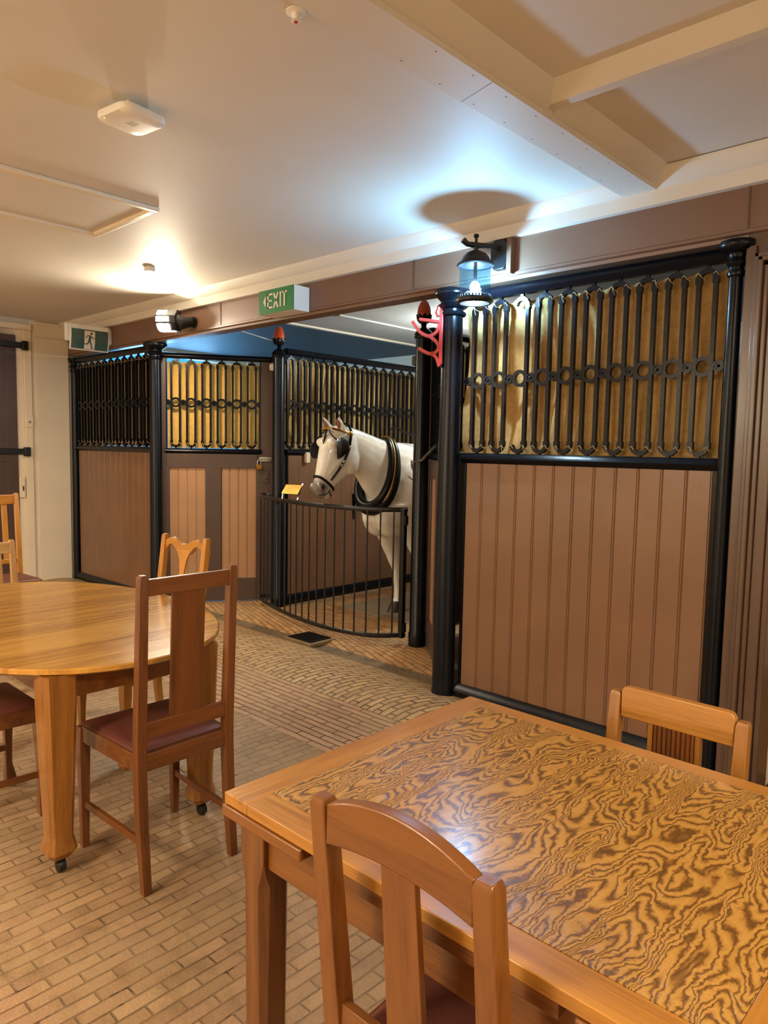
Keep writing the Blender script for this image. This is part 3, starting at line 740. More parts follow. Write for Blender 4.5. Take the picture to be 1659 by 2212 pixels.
# ------------------------------------------------------------------ horse
HO = Vector((-4.30, 5.0, 0))
hs = thing('horse', 'life-size glossy white model horse in black and brass harness looking over the curved gate', 'horse', (HO.x, HO.y, 0.013))
def sec(F, R, w, e=2.3, xc=0.0, n=20):
    """cross-section through front/top point F=(y,z) and rear/bottom point R, half width w (world y)"""
    c = Vector((xc, (F[0] + R[0]) / 2 - HO.y, (F[1] + R[1]) / 2)); h = Vector((0, (F[0] - R[0]) / 2, (F[1] - R[1]) / 2))
    out = []
    for i in range(n):
        a = 2 * pi * i / n
        ca, sa = cos(a), sin(a)
        kx = abs(ca) ** (2 / e) * (1 if ca > 0 else -1); kh = abs(sa) ** (2 / e) * (1 if sa > 0 else -1)
        out.append(tuple(c + Vector((w * kx, 0, 0)) + h * kh))
    return out
HEAD = [((4.04, 1.672), (4.16, 1.61), 0.045), ((3.955, 1.672), (4.17, 1.53), 0.086), ((3.895, 1.63), (4.175, 1.455), 0.102), ((3.845, 1.555), (4.165, 1.365), 0.110), ((3.820, 1.49), (4.125, 1.29), 0.102),
        ((3.800, 1.41), (4.040, 1.235), 0.084), ((3.782, 1.33), (3.965, 1.190), 0.068), ((3.765, 1.265), (3.925, 1.150), 0.058), ((3.750, 1.205), (3.90, 1.115), 0.058),
        ((3.747, 1.155), (3.885, 1.090), 0.056), ((3.765, 1.122), (3.855, 1.080), 0.046), ((3.79, 1.10), (3.835, 1.09), 0.022)]
body = MB()
body.loft([sec(f, r, w, 2.5 if i > 1 else 2.1) for i, (f, r, w) in enumerate(HEAD)])
NECK = [((3.98, 1.670), (4.12, 1.50), 0.060), ((4.08, 1.672), (4.18, 1.34), 0.074), ((4.20, 1.650), (4.235, 1.24), 0.082), ((4.34, 1.615), (4.31, 1.14), 0.092), ((4.49, 1.575), (4.385, 1.06), 0.112), ((4.60, 1.56), (4.41, 0.98), 0.155), ((4.78, 1.55), (4.42, 0.88), 0.20),
        ((5.02, 1.54), (4.50, 0.80), 0.25), ((5.35, 1.47), (5.30, 0.80), 0.29), ((5.85, 1.46), (5.85, 0.80), 0.31), ((6.25, 1.52), (6.3, 0.93), 0.30), ((6.52, 1.46), (6.52, 1.05), 0.22), ((6.62, 1.36), (6.62, 1.16), 0.10)]
body.loft([sec(f, r, w, 2.2) for f, r, w in NECK])
# lower jaw, brow, chin and nostril swellings
def ell(c, r, n=14, m=10):
    return MBe(body, c, r, n, m)
def MBe(mb, c, r, n=14, m=10):
    c = Vector(c); c.y -= HO.y
    rings = []
    for j in range(1, m):
        b = -pi / 2 + pi * j / m
        rings.append([(c.x + r[0] * cos(b) * cos(2 * pi * i / n), c.y + r[1] * cos(b) * sin(2 * pi * i / n), c.z + r[2] * sin(b)) for i in range(n)])
    return mb.loft(rings)
for s in (-1, 1):
    ell((s * 0.062, 4.075, 1.385), (0.052, 0.092, 0.115))       # cheek
    ell((s * 0.076, 3.885, 1.535), (0.034, 0.055, 0.042))      # brow
    ell((s * 0.045, 3.775, 1.185), (0.024, 0.040, 0.034))      # nostril wing
    # facial crest
    body.tube([(s * 0.088, 3.98 - HO.y, 1.42), (s * 0.082, 3.90 - HO.y, 1.36), (s * 0.068, 3.85 - HO.y, 1.29)], [0.018, 0.016, 0.008], 8)
    # ears
    base = Vector((s * 0.062, 3.985 - HO.y, 1.615)); tip = Vector((s * 0.088, 3.915 - HO.y, 1.742))
    rings = []
    for k, (f, w, d) in enumerate(((0, 0.036, 0.026), (0.25, 0.044, 0.026), (0.5, 0.038, 0.021), (0.75, 0.024, 0.014), (1.0, 0.005, 0.005))):
        c = base.lerp(tip, f)
        rings.append([(c.x + w * cos(2 * pi * i / 12), c.y + d * sin(2 * pi * i / 12) + (0.010 * (cos(2 * pi * i / 12) ** 2)) * -1 * (1 - f), c.z) for i in range(12)])
    body.loft(rings)
    # shoulder and fore leg
    ell((s * 0.17, 4.80, 1.12), (0.12, 0.24, 0.30))
    ell((s * 0.075, 4.58, 0.93), (0.125, 0.20, 0.21))            # breast muscle
LEGF = [((4.44, 1.02), (4.98, 1.05), 0.12), ((4.50, 0.88), (4.95, 0.90), 0.105), ((4.565, 0.76), (4.89, 0.76), 0.084), ((4.64, 0.62), (4.855, 0.62), 0.062), ((4.70, 0.52), (4.84, 0.52), 0.052), ((4.725, 0.47), (4.85, 0.47), 0.052),
        ((4.762, 0.40), (4.848, 0.40), 0.036), ((4.785, 0.30), (4.86, 0.30), 0.032), ((4.80, 0.21), (4.875, 0.21), 0.032), ((4.80, 0.17), (4.895, 0.165), 0.042), ((4.80, 0.12), (4.885, 0.11), 0.038), ((4.775, 0.075), (4.885, 0.07), 0.048)]
for s in (-1, 1):
    dy = 0.06 if s < 0 else 0.14
    xo = s * 0.135
    body.loft([sec((f[0] + dy * (1 - max(0, f[1] - .4) / .8), f[1]), (r[0] + dy * (1 - max(0, r[1] - .4) / .8), r[1]), w, 2.2, xo, 14) for f, r, w in LEGF])
    # hind leg: thigh, stifle, hock, cannon
    HL = [((6.10, 1.20), (6.62, 1.25), 0.15), ((6.06, 1.00), (6.60, 1.05), 0.13), ((6.12, 0.85), (6.52, 0.88), 0.09), ((6.30, 0.70), (6.56, 0.72), 0.062), ((6.44, 0.58), (6.62, 0.60), 0.048), ((6.50, 0.50), (6.60, 0.50), 0.042), ((6.50, 0.36), (6.575, 0.36), 0.032), ((6.48, 0.22), (6.56, 0.22), 0.034), ((6.46, 0.15), (6.56, 0.15), 0.040), ((6.43, 0.07), (6.54, 0.07), 0.048)]
    body.loft([sec(f, r, w, 2.2, s * 0.17, 14) for f, r, w in HL])
ho = body.build('body', M['hide'], hs, ang=180)
rm = ho.modifiers.new('remesh', 'REMESH'); rm.mode = 'VOXEL'; rm.voxel_size = 0.0095; rm.use_smooth_shade = True
sm = ho.modifiers.new('smooth', 'SMOOTH'); sm.factor = 0.5; sm.iterations = 12
for s in (-1, 1):
    for (y, x) in ((4.83 + (0.06 if s < 0 else 0.14), s * 0.135), (6.48, s * 0.17)):
        mb = MB()
        mb.loft([[(x + w * cos(a), y - HO.y + d * sin(a) + o, z) for a in [2 * pi * i / 16 for i in range(16)]] for (w, d, o, z) in ((0.066, 0.082, -0.028, 0.0), (0.056, 0.070, -0.012, 0.05), (0.048, 0.058, 0.0, 0.095))])
        mb.build('hoof', M['hoof'], hs)
    MBe(MB(), (s * 0.069, 3.775, 1.190), (0.010, 0.020, 0.022)).build('nostril', M['nostril'], hs)
    MBe(MB(), (s * 0.098, 3.915, 1.505), (0.022, 0.026, 0.022)).build('eye', M['nostril'], hs)
    b = MB(); base = Vector((s * 0.066, 3.943 - HO.y, 1.645)); tip = Vector((s * 0.085, 3.900 - HO.y, 1.722))
    b.loft([[(base.lerp(tip, f).x + w * cos(a), base.lerp(tip, f).y + 0.006 * sin(a), base.lerp(tip, f).z) for a in [2 * pi * i / 10 for i in range(10)]] for f, w in ((0, 0.014), (0.35, 0.024), (0.7, 0.018), (1, 0.003))])
    b.build('inner_ear', M['earpink'], hs)
    MB().tube([(s * 0.030, 3.765 - HO.y, 1.122), (s * 0.050, 3.80 - HO.y, 1.122), (s * 0.056, 3.835 - HO.y, 1.136), (s * 0.058, 3.868 - HO.y, 1.162)], 0.0045, 6).build('mouth_line', M['nostril'], hs)
# tail
MB().tube([(0, 6.56 - HO.y, 1.42), (0, 6.62 - HO.y, 1.30), (0, 6.64 - HO.y, 1.0), (0, 6.62 - HO.y, 0.6)], [0.04, 0.06, 0.07, 0.03], 12).build('tail', M['whitepaint'], hs)
# bridle
def hsec(t, grow=1.0, add=0.006, n=40):
    i = min(int(t), len(HEAD) - 2); f = t - i
    a, b = HEAD[i], HEAD[i + 1]
    F = [a[0][k] * (1 - f) + b[0][k] * f for k in (0, 1)]; R = [a[1][k] * (1 - f) + b[1][k] * f for k in (0, 1)]; w = a[2] * (1 - f) + b[2] * f
    d = Vector((F[0] - R[0], F[1] - R[1])); d.normalize()
    F = (F[0] + d.x * add, F[1] + d.y * add); R = (R[0] - d.x * add, R[1] - d.y * add)
    return sec(F, R, w + add, 2.5, 0.0, n)
br = MB().tube(hsec(7.0, add=0.004), 0.011, 8, closed=True, flat=(1, 0.45)).build('noseband', M['blackleather'], hs)
MB().tube(hsec(8.1, add=0.003)[22:39], 0.008, 6, flat=(1, .5)).build('chin_strap', M['blackleather'], hs)
# crown piece behind the ears running down to the rosettes
for s in (-1, 1):
    Y = lambda y: y - HO.y
    MB().tube([(0, Y(4.04), 1.692), (s * 0.05, Y(4.06), 1.68), (s * 0.092, Y(4.05), 1.63), (s * 0.108, Y(4.03), 1.57), (s * 0.120, Y(4.00), 1.48), (s * 0.114, Y(3.965), 1.40), (s * 0.090, Y(3.915), 1.31), (s * 0.068, Y(3.86), 1.235)], [0.010, 0.010, 0.011, 0.012, 0.012, 0.011, 0.010, 0.008], 8, flat=(1, 0.5)).build('cheek_strap', M['blackleather'], hs)
    for (y, z, x) in ((4.005, 1.50, 0.126), (3.955, 1.385, 0.116), (3.940, 1.355, 0.110)):
        MB().box(s * x - 0.005, s * x + 0.005, Y(y) - 0.012, Y(y) + 0.012, z - 0.010, z + 0.010).build('buckle', M['steel'], hs, bevel=0.002)
    MB().lathe([(0.0005, -0.008), (0.010, -0.008), (0.020, -0.002), (0.024, 0.004), (0.018, 0.010), (0.012, 0.014), (0.0005, 0.016)], (s * 0.108, Y(4.028), 1.605), 16, 'x').build('rosette', M['brass'], hs)
    # blinkers: big curved leather cups standing off the eyes
    n = 14; rows = []
    def bl(u, v):
        a = -1 + 2 * u; b = -1 + 2 * v
        k = sqrt(max(0.0, 1 - 0.55 * b * b)) ; q = sqrt(max(0.0, 1 - 0.35 * a * a))
        yy = 3.905 - 0.070 * a * k * (1.0 if a > 0 else 1.2); zz = 1.490 + 0.078 * b * q - 0.02 * a
        return (s * (0.118 + 0.030 * max(0, a) + 0.016 * (1 - b * b)), yy - HO.y, zz)
    m = MB().sheet(n, n, bl)
    o = m.build('blinker', M['blackleather'], hs, recalc=False); so = o.modifiers.new('thick', 'SOLIDIFY'); so.thickness = 0.006; so.offset = 0
    MB().tube([(s * 0.012, Y(3.885), 1.64), (s * 0.055, Y(3.862), 1.60), (s * 0.118, Y(3.87), 1.555)], 0.0055, 6).build('winker_stay', M['blackleather'], hs)
MB().tube([(-0.112, Y(4.02), 1.61), (-0.104, Y(3.94), 1.628), (-0.06, Y(3.875), 1.646), (0, Y(3.876), 1.650), (0.06, Y(3.875), 1.646), (0.104, Y(3.94), 1.628), (0.112, Y(4.02), 1.61)], 0.0095, 8, flat=(1.1, .6)).build('browband', M['brass'], hs)
MB().tube([(0, Y(3.878), 1.64), (0, Y(3.858), 1.60), (0, Y(3.842), 1.55), (0, Y(3.834), 1.52)], [0.008, 0.012, 0.014, 0.004], 8, flat=(.6, 1)).build('forehead_drop', M['blackleather'], hs)
MBe(MB(), (0, 3.834, 1.553), (0.011, 0.008, 0.012)).build('brass_stud', M['brass'], hs)
# collar
CCY, CCZ = 4.44, 1.29
cc = Vector((0.0, CCY - HO.y, CCZ)); ax = Vector((0, 0.20, 0.59)).normalized(); nrm = Vector((0, -0.59, 0.20)).normalized()
def coll(a, rx, rz, off): 
    w = rx * (1 - 0.22 * sin(a)) * cos(a)
    return tuple(cc + Vector((w, 0, 0)) + ax * (rz * sin(a)) + nrm * off)
N = 48
MB().tube([coll(2 * pi * k / N, 0.172, 0.300, 0.0) for k in range(N)], [0.032 - 0.009 * sin(2 * pi * k / N) for k in range(N)], 12, closed=True).build('collar', M['blackleather'], hs)
MB().tube([coll(2 * pi * k / N, 0.196, 0.318, -0.045) for k in range(N)], [0.038 - 0.014 * sin(2 * pi * k / N) for k in range(N)], 12, closed=True).build('collar_body', M['blackleather'], hs)
MB().tube([coll(2 * pi * k / N, 0.209, 0.330, -0.006) for k in range(N)], 0.007, 8, closed=True).build('hames', M['brass'], hs)
for s in (-1, 1):
    MB().tube([(s * 0.29, Y(4.53), 1.27), (s * 0.33, Y(4.60), 1.21), (s * 0.34, Y(4.64), 1.20)], 0.008, 8).build('hame_hook', M['steel'], hs)
    MB().bar((s * 0.345, Y(4.66), 1.22), (s * 0.335, Y(4.72), 0.86), 0.012, 0.035).build('tug_strap', M['blackleather'], hs)
MB().bar((-0.19, Y(4.36), 1.10), (-0.18, Y(4.36), 0.88), 0.012, 0.03).build('hame_strap', M['blackleather'], hs)
MB().tube([(0, Y(4.60), 1.66), (0.02, Y(4.66), 1.685), (0.06, Y(4.72), 1.64), (0.14, Y(4.9), 1.60), (0.2, Y(5.1), 1.56)], 0.008, 8).build('rein', M['blackleather'], hs)
# chain from the post to the collar
ch = thing('tether_chain', 'steel chain looping from the horse collar to the black post', 'chain', (0, 0, 0))
def chain(path, nm, step=0.028, r=0.0023):
    P = spline(path, 24); L = [0]
    for i in range(1, len(P)): L.append(L[-1] + (P[i] - P[i - 1]).length)
    n = int(L[-1] / step); mb = MB()
    for k in range(n):
        s = (k + .5) * step; i = next(j for j in range(1, len(L)) if L[j] >= s); f = (s - L[i - 1]) / (L[i] - L[i - 1]); c = P[i - 1].lerp(P[i], f)
        t = (P[i] - P[i - 1]).normalized(); u = t.orthogonal().normalized(); w = t.cross(u)
        u2_, w2 = (u, w) if k % 2 else (w, u)
        mb.tube([tuple(c + t * (0.019 * cos(a)) + u2_ * (0.0095 * sin(a))) for a in [2 * pi * q / 10 for q in range(10)]], r, 5, closed=True)
    o = mb.build(nm, M['chain'], ch); return o
chain([(-3.60, 4.10, 1.42), (-3.72, 4.25, 1.36), (-3.84, 4.44, 1.30), (-3.95, 4.62, 1.24)], 'chain_run')
chain([(-3.955, 4.63, 1.235), (-3.958, 4.64, 1.10), (-3.955, 4.63, 0.92)], 'hanging_end')
chain([(-3.06, 3.72, 1.53), (-3.25, 3.86, 1.47), (-3.45, 4.03, 1.425), (-3.58, 4.09, 1.42)], 'chain_run')

mt = MB().box(-4.95, -3.75, 4.62, 6.6, 0.0, 0.012).build('rubber_mat', M['rubber'], bevel=0.004)
tag(mt, 'grey mat on the brick floor under the hooves of the white horse', 'mat')
dr = thing('drain_cover', 'square iron drain cover in the brick gutter before the gate', 'drain', (-4.26, 3.66, 0), radians(0))
MB().box(-0.16, 0.16, -0.11, 0.15, -0.02, 0.008).build('frame', M['drain'], dr, bevel=0.004)
mb = MB()
for k in range(9): mb.bar((-0.13 + k * 0.032, -0.09, 0.012), (-0.12 + k * 0.03, 0.13, 0.012), 0.010, 0.012, up=(0, 0, 1))
mb.build('grating', M['blackdull'], dr)
wb = MB().box(-5.335, -5.30, 4.515, 4.565, 1.36, 1.46).build('junction_box', M['cream'], bevel=0.004)
tag(wb, 'small cream box fixed on the planks behind the horse head', 'box')
cord = MB().tube([(-5.48, 3.50, 2.62), (-5.44, 3.85, 2.53), (-5.40, 4.19, 2.475)], 0.004, 6).build('cord', M['white'])
tag(cord, 'thin white cord running from the beam to the left egg finial', 'cord')

# ------------------------------------------------------------------ red saddle bracket on the lantern post
rb = thing('harness_hook', 'red painted iron harness bracket fixed to the lantern post', 'hook', (-2.712, 3.334, 0), radians(214))
t_ = 0.017
MB().box(-0.005, 0.017, -t_, t_, 2.0, 2.31).build('backplate', M['red'], rb, bevel=0.004)
MB().tube([(0.012, 0, 2.31), (0.02, 0, 2.33), (0.03, 0, 2.30), (0.02, 0, 2.28)], 0.016, 8).build('knob', M['red'], rb)
MB().bar((0.010, 0, 2.245), (0.135, 0, 2.262), 0.018, 0.036, up=(0, 1, 0)).build('upper_arm', M['red'], rb, bevel=0.003)
def curve_arm(pts, name):
    S = spline(pts, 6); m = MB()
    for i in range(len(S) - 1): m.bar(S[i], S[i + 1], 0.018, 0.038, up=(0, 1, 0))
    m.build(name, M['red'], rb)
curve_arm([(0.015, 0, 2.235), (0.03, 0, 2.19), (0.075, 0, 2.165), (0.13, 0, 2.19), (0.175, 0, 2.25)], 'saddle_arm')
curve_arm([(0.075, 0, 2.165), (0.035, 0, 2.135), (0.018, 0, 2.10), (0.035, 0, 2.07), (0.075, 0, 2.065), (0.135, 0, 2.095)], 'hook_arm')
curve_arm([(0.06, 0, 2.066), (0.03, 0, 2.04), (0.012, 0, 1.99)], 'brace')

# ------------------------------------------------------------------ lantern
ln = thing('wall_lantern', 'black wall lantern with glowing glass cylinder on the brown beam', 'lantern', (-2.385, 3.20, 0))
MB().box(0.095, 0.125, 0.145, 0.19, 2.46, 2.65).build('mounting_block', M['fascia'], ln, bevel=0.002)
MB().prism([(0.015, 2.49), (0.075, 2.49), (0.10, 2.52), (0.10, 2.62), (0.075, 2.65), (0.015, 2.65), (-0.01, 2.62), (-0.01, 2.52)], 'xz', 0.145, 0.186).build('backplate', M['blackdull'], ln, bevel=0.004)
MB().tube([(0.045, 0.15, 2.60), (0.03, 0.09, 2.605), (0.0, 0.0, 2.595), (-0.02, -0.05, 2.595), (-0.03, -0.075, 2.612)], [0.014, 0.013, 0.016, 0.014, 0.017], 10).build('arm', M['blackdull'], ln)
MB().lathe([(0.001, 2.655), (0.013, 2.652), (0.015, 2.64), (0.008, 2.632), (0.008, 2.60), (0.018, 2.585), (0.012, 2.57), (0.012, 2.545), (0.001, 2.54)], seg=16).build('finial', M['blackdull'], ln)
MB().lathe([(0.014, 2.568), (0.030, 2.563), (0.056, 2.55), (0.072, 2.530), (0.078, 2.512), (0.098, 2.498), (0.101, 2.490), (0.094, 2.484), (0.080, 2.488), (0.06, 2.512), (0.014, 2.545)], seg=36).build('cap', M['blackdull'], ln)
gl = MB()
rr = [[(r * cos(2 * pi * i / 40), r * sin(2 * pi * i / 40), z) for i in range(40)] for r, z in ((0.083, 2.488), (0.083, 2.315), (0.0805, 2.315), (0.0805, 2.488))]
gl.loft(rr, closed=True).build('glass_cylinder', M['glass'], ln)
MB().lathe([(0.076, 2.318), (0.095, 2.318), (0.102, 2.308), (0.100, 2.298), (0.088, 2.288), (0.078, 2.290)], seg=36, ring=True).build('base_ring', M['blackdull'], ln)
bd = MB()
for k in range(36):
    a = 2 * pi * k / 36; bd.lathe([(0.0005, 2.316), (0.0045, 2.319), (0.0055, 2.323), (0.0045, 2.328), (0.0005, 2.331)], (0.095 * cos(a), 0.095 * sin(a), 0), 6)
bd.build('beading', M['blackdull'], ln)
MB().lathe([(0.001, 2.352), (0.015, 2.355), (0.024, 2.366), (0.026, 2.379), (0.022, 2.392), (0.012, 2.404), (0.001, 2.405)], seg=24).build('bulb', M['ledcool'], ln, ang=180)
MB().cyl((0.0, 0.0, 2.405), (0.0, 0, 2.55), 0.010, seg=14).build('lampholder', M['blackdull'], ln)

# ------------------------------------------------------------------ exit sign
ex = thing('exit_sign', 'green illuminated box sign reading EXIT with a left arrow on the beam', 'sign', (-4.345, 3.24, 2.451))
MB().box(0, 0.39, 0.004, 0.142, 0.0, 0.168).build('housing', M['white'], ex, bevel=0.002)
MB().box(0.001, 0.389, -0.002, 0.006, 0.001, 0.167).build('face', M['green'], ex)
def flat(polys, name, mat, par, y=-0.0035, t=0.002):
    m = MB()
    for p in polys: m.prism(p, 'xz', y, y + t)
    return m.build(name, mat, par)
def rc(x0, x1, z0, z1): return [(x0, z0), (x1, z0), (x1, z1), (x0, z1)]
z0, z1, s_ = 0.035, 0.138, 0.013
flat([[(0.052, 0.087), (0.080, 0.045), (0.080, 0.130)]], 'arrow', M['letter'], ex)
flat([rc(0.100, 0.100 + s_, z0, z1), rc(0.100, 0.158, z0, z0 + 0.012), rc(0.100, 0.158, z1 - 0.012, z1), rc(0.100, 0.150, 0.081, 0.093)], 'letter_E', M['letter'], ex)
flat([[(0.166, z0), (0.182, z0), (0.226, z1), (0.210, z1)], [(0.210, z0), (0.226, z0), (0.182, z1), (0.166, z1)]], 'letter_X', M['letter'], ex)
flat([rc(0.240, 0.254, z0, z1)], 'letter_I', M['letter'], ex)
flat([rc(0.284, 0.298, z0, z1), rc(0.264, 0.318, z1 - 0.012, z1)], 'letter_T', M['letter'], ex)

# ------------------------------------------------------------------ running man sign
rs = thing('running_man_sign', 'dark green emergency exit sign with a white running figure panel by the cream wall', 'sign', (-6.9, 3.155, 2.515), radians(90))
# local x -> world +y ; local y -> world -x ; face looks to +x world = local -y
mb = MB()
rings = []
for z, yb in ((-0.122, 0.022), (-0.05, 0.004), (0.03, -0.004), (0.115, -0.002)):
    rings.append([(-0.19, yb, z), (0.19, yb, z), (0.19, yb + 0.02, z), (-0.19, yb + 0.02, z)])
mb.loft(rings).build('blade', M['white'], rs, bevel=0.003)
MB().box(-0.222, 0.222, 0.026, 0.055, -0.045, 0.118).build('housing', M['white'], rs, bevel=0.004)
def cf(z): return 0.0 + (0.004 if z > -0.05 else 0.004 + (-0.05 - z) * 0.25) - 0.0085 if z < 0.03 else -0.0105
def sheetface(poly, name, mat, off):
    m = MB(); m.add([(x, (0.022 + (z + 0.122) * (-0.018 / 0.072) if z < -0.05 else 0.004 - (z + 0.05) * 0.1 if z < 0.03 else -0.004 + (z - 0.03) * 0.0235) - off, z) for x, z in poly], [tuple(range(len(poly)))])
    return m
def curved_patch(x0, x1, za, zb, name, mat, off):
    m = MB(); zs = [za] + [z for z in (-0.05, 0.03) if za < z < zb] + [zb]
    def yy(z): return (0.022 + (z + 0.122) * (-0.018 / 0.072) if z < -0.05 else 0.004 - (z + 0.05) * 0.1 if z < 0.03 else -0.004 + (z - 0.03) * 0.0235) - off
    vs = []; fs = []
    for z in zs: vs += [(x0, yy(z), z), (x1, yy(z), z)]
    for i in range(len(zs) - 1): fs.append((2 * i, 2 * i + 1, 2 * i + 3, 2 * i + 2))
    m.add(vs, fs); o = m.build(name, mat, rs, recalc=False); return o
curved_patch(-0.178, 0.178, -0.112, 0.072, 'green_face', M['dkgreen'], 0.0015)
curved_patch(-0.055, 0.048, -0.108, 0.060, 'white_panel', M['letter'], 0.0026)
man = MB()
def fp(pts):
    def yy(z): return (0.022 + (z + 0.122) * (-0.018 / 0.072) if z < -0.05 else 0.004 - (z + 0.05) * 0.1 if z < 0.03 else -0.004 + (z - 0.03) * 0.0235) - 0.0042
    man.add([(x, yy(z), z) for x, z in pts], [tuple(range(len(pts)))])
def limb(a, b, w):
    dx, dz = b[0] - a[0], b[1] - a[1]; l = sqrt(dx * dx + dz * dz); nx, nz = -dz / l * w / 2, dx / l * w / 2
    fp([(a[0] + nx, a[1] + nz), (a[0] - nx, a[1] - nz), (b[0] - nx, b[1] - nz), (b[0] + nx, b[1] + nz)])
fp([(0.012 + 0.012 * cos(2 * pi * k / 14), 0.038 + 0.012 * sin(2 * pi * k / 14)) for k in range(14)])
for a, b, w in (((0.002, 0.018), (-0.008, -0.035), 0.024), ((0.004, 0.016), (0.026, -0.004), 0.009), ((0.026, -0.004), (0.046, -0.008), 0.008), ((0.0, 0.018), (-0.028, 0.014), 0.009), ((-0.028, 0.014), (-0.042, -0.010), 0.008),
                ((-0.004, -0.03), (0.010, -0.062), 0.014), ((0.010, -0.062), (0.018, -0.098), 0.011), ((0.014, -0.100), (0.034, -0.096), 0.008), ((-0.010, -0.032), (-0.024, -0.062), 0.014), ((-0.024, -0.062), (-0.054, -0.064), 0.010)):
    limb(a, b, w)
man.build('running_figure', M['dkgreen'], rs, recalc=False)
MB().box(0.20, 0.2285, 0.03, 0.05, -0.03, 0.10).build('mount', M['white'], rs)

# ------------------------------------------------------------------ bulkhead floodlight
fl = thing('flood_lamp', 'bright black bulkhead lamp with two glowing windows on the beam left of the EXIT sign', 'lamp', (-5.52, 3.205, 2.535), radians(38))
HX = [(0.05, 0.085), (-0.03, 0.085), (-0.085, 0.03), (-0.085, -0.03), (-0.03, -0.085), (0.05, -0.085)]
MB().prism(HX, 'yz', -0.095, 0.075).build('housing', M['blackdull'], fl, bevel=0.004)
def facet(a, b, x0, x1, ins=0.011, off=0.0015):
    (ya, za), (yb_, zb) = a, b; l = sqrt((yb_ - ya) ** 2 + (zb - za) ** 2); ty_, tz_ = (yb_ - ya) / l, (zb - za) / l; ny, nz = tz_, -ty_
    if ny * (-1) < 0 and abs(ny) > 0.2: ny, nz = -ny, -nz
    if nz * (za + zb) < 0: ny, nz = -ny, -nz
    A_ = (ya + ty_ * ins + ny * off, za + tz_ * ins + nz * off); B_ = (yb_ - ty_ * ins + ny * off, zb - tz_ * ins + nz * off)
    return MB().add([(x0, *A_), (x1, *A_), (x1, *B_), (x0, *B_)], [(0, 1, 2, 3)]).build('lamp_window', M['ledwarm'], fl, recalc=False)
facet(HX[2], HX[3], -0.086, 0.02); facet(HX[3], HX[4], -0.086, 0.02); facet(HX[1], HX[2], -0.086, -0.01); facet(HX[4], HX[5], -0.086, 0.04)  # the downward facet is added to throw light on the door and floor
MB().tube([(0.04, 0.0, 0.0), (0.10, 0.01, -0.02), (0.13, 0.035, -0.01), (0.166, 0.060, 0.0)], [0.062, 0.058, 0.044, 0.040], 12).build('swivel_arm', M['blackdull'], fl)
wr = MB().lathe([(0.001, -0.02), (0.045, -0.02), (0.045, 0.0), (0.001, 0.0)], (0, 0.0, 0.0), 18, 'y').build('wall_rose', M['blackdull'], fl, loc=(0.178, 0.078, 0)); wr.rotation_euler = (0, 0, radians(-38))

# ------------------------------------------------------------------ ceiling fittings
ap = thing('access_point', 'white rounded square wireless unit hanging under the flat ceiling', 'wireless unit', (-2.68, 1.40, 2.775), radians(8))
def rsq(a, r, z, n=6):
    out = []
    for q in range(4):
        cx, cy_ = [(a - r, a - r), (-a + r, a - r), (-a + r, -a + r), (a - r, -a + r)][q]
        for k in range(n + 1):
            an = q * pi / 2 + pi / 2 * k / n; out.append((cx + r * cos(an), cy_ + r * sin(an), z))
    return out
MB().loft([rsq(0.086, 0.036, -0.028), rsq(0.098, 0.042, -0.032), rsq(0.100, 0.042, -0.046), rsq(0.094, 0.040, -0.056), rsq(0.06, 0.03, -0.060)]).build('shell', M['white'], ap, ang=50)
MB().box(-0.045, 0.045, -0.045, 0.045, -0.030, 0.0).build('mount', M['white'], ap, bevel=0.003)
MB().box(-0.052, -0.046, -0.086, -0.050, -0.0575, -0.050).build('status_light', M['greenled'], ap)
mb = MB()
for k in range(4): mb.box(-0.016 + 0.010 * k, -0.011 + 0.010 * k, -0.016, 0.020, -0.0605, -0.059)
mb.build('logo', M['zinc'], ap)
sd = MB().lathe([(0.001, 0.0), (0.036, 0.0), (0.040, -0.006), (0.040, -0.018), (0.030, -0.030), (0.001, -0.032)], seg=28).build('smoke_detector', M['white'], loc=(-4.91, 2.69, 2.775))
tag(sd, 'small white round detector on the ceiling near the bulkhead lamp', 'detector')
s2 = MB().lathe([(0.001, 0.0), (0.030, 0.0), (0.030, -0.003), (0.014, -0.006), (0.010, -0.022), (0.014, -0.026), (0.001, -0.028)], seg=20).build('sprinkler', M['white'], loc=(-1.745, 1.43, 2.775))
tag(s2, 'tiny white ceiling sprinkler rose beside the soffit board', 'sprinkler')
MB().lathe([(0.001, -0.024), (0.006, -0.024), (0.006, -0.03), (0.001, -0.03)], seg=10).build('sprinkler_bulb', M['red'], s2)
ht = thing('ceiling_hatch', 'rectangular ceiling hatch framed by cream mouldings', 'hatch', (-4.03, 1.2, 2.775))
MB().box(-0.37, 0.37, -1.0, 0.86, -0.006, 0.0).build('hatch_panel', M['ceiling'], ht)
def mould(x0, x1, y0, y1, nm='moulding'):
    MB().box(x0, x1, y0, y1, -0.022, 0.0).build(nm, M['cream'], ht, bevel=0.006)
mould(0.335, 0.375, -1.0, 0.865); mould(-0.375, -0.335, -1.0, 0.865); mould(-0.335, 0.335, 0.825, 0.865); mould(-0.335, 0.335, -1.0, -0.96)
nl = MB()
for k in range(9):
    for x in (-1.615, -1.50):
        y = 1.75 + k * 0.19 + (0.03 if x > -1.55 else 0)
        nl.lathe([(0.0005, 2.7172), (0.004, 2.7168), (0.0005, 2.7160)], (x, y, 0), 6)
nl.add([(-1.638, 2.085, 2.7166), (-1.477, 2.045, 2.7166), (-1.477, 2.048, 2.7166), (-1.638, 2.089, 2.7166)], [(0, 1, 2, 3)])
nlo = nl.build('trim_13', M['drain']); struct(nlo)

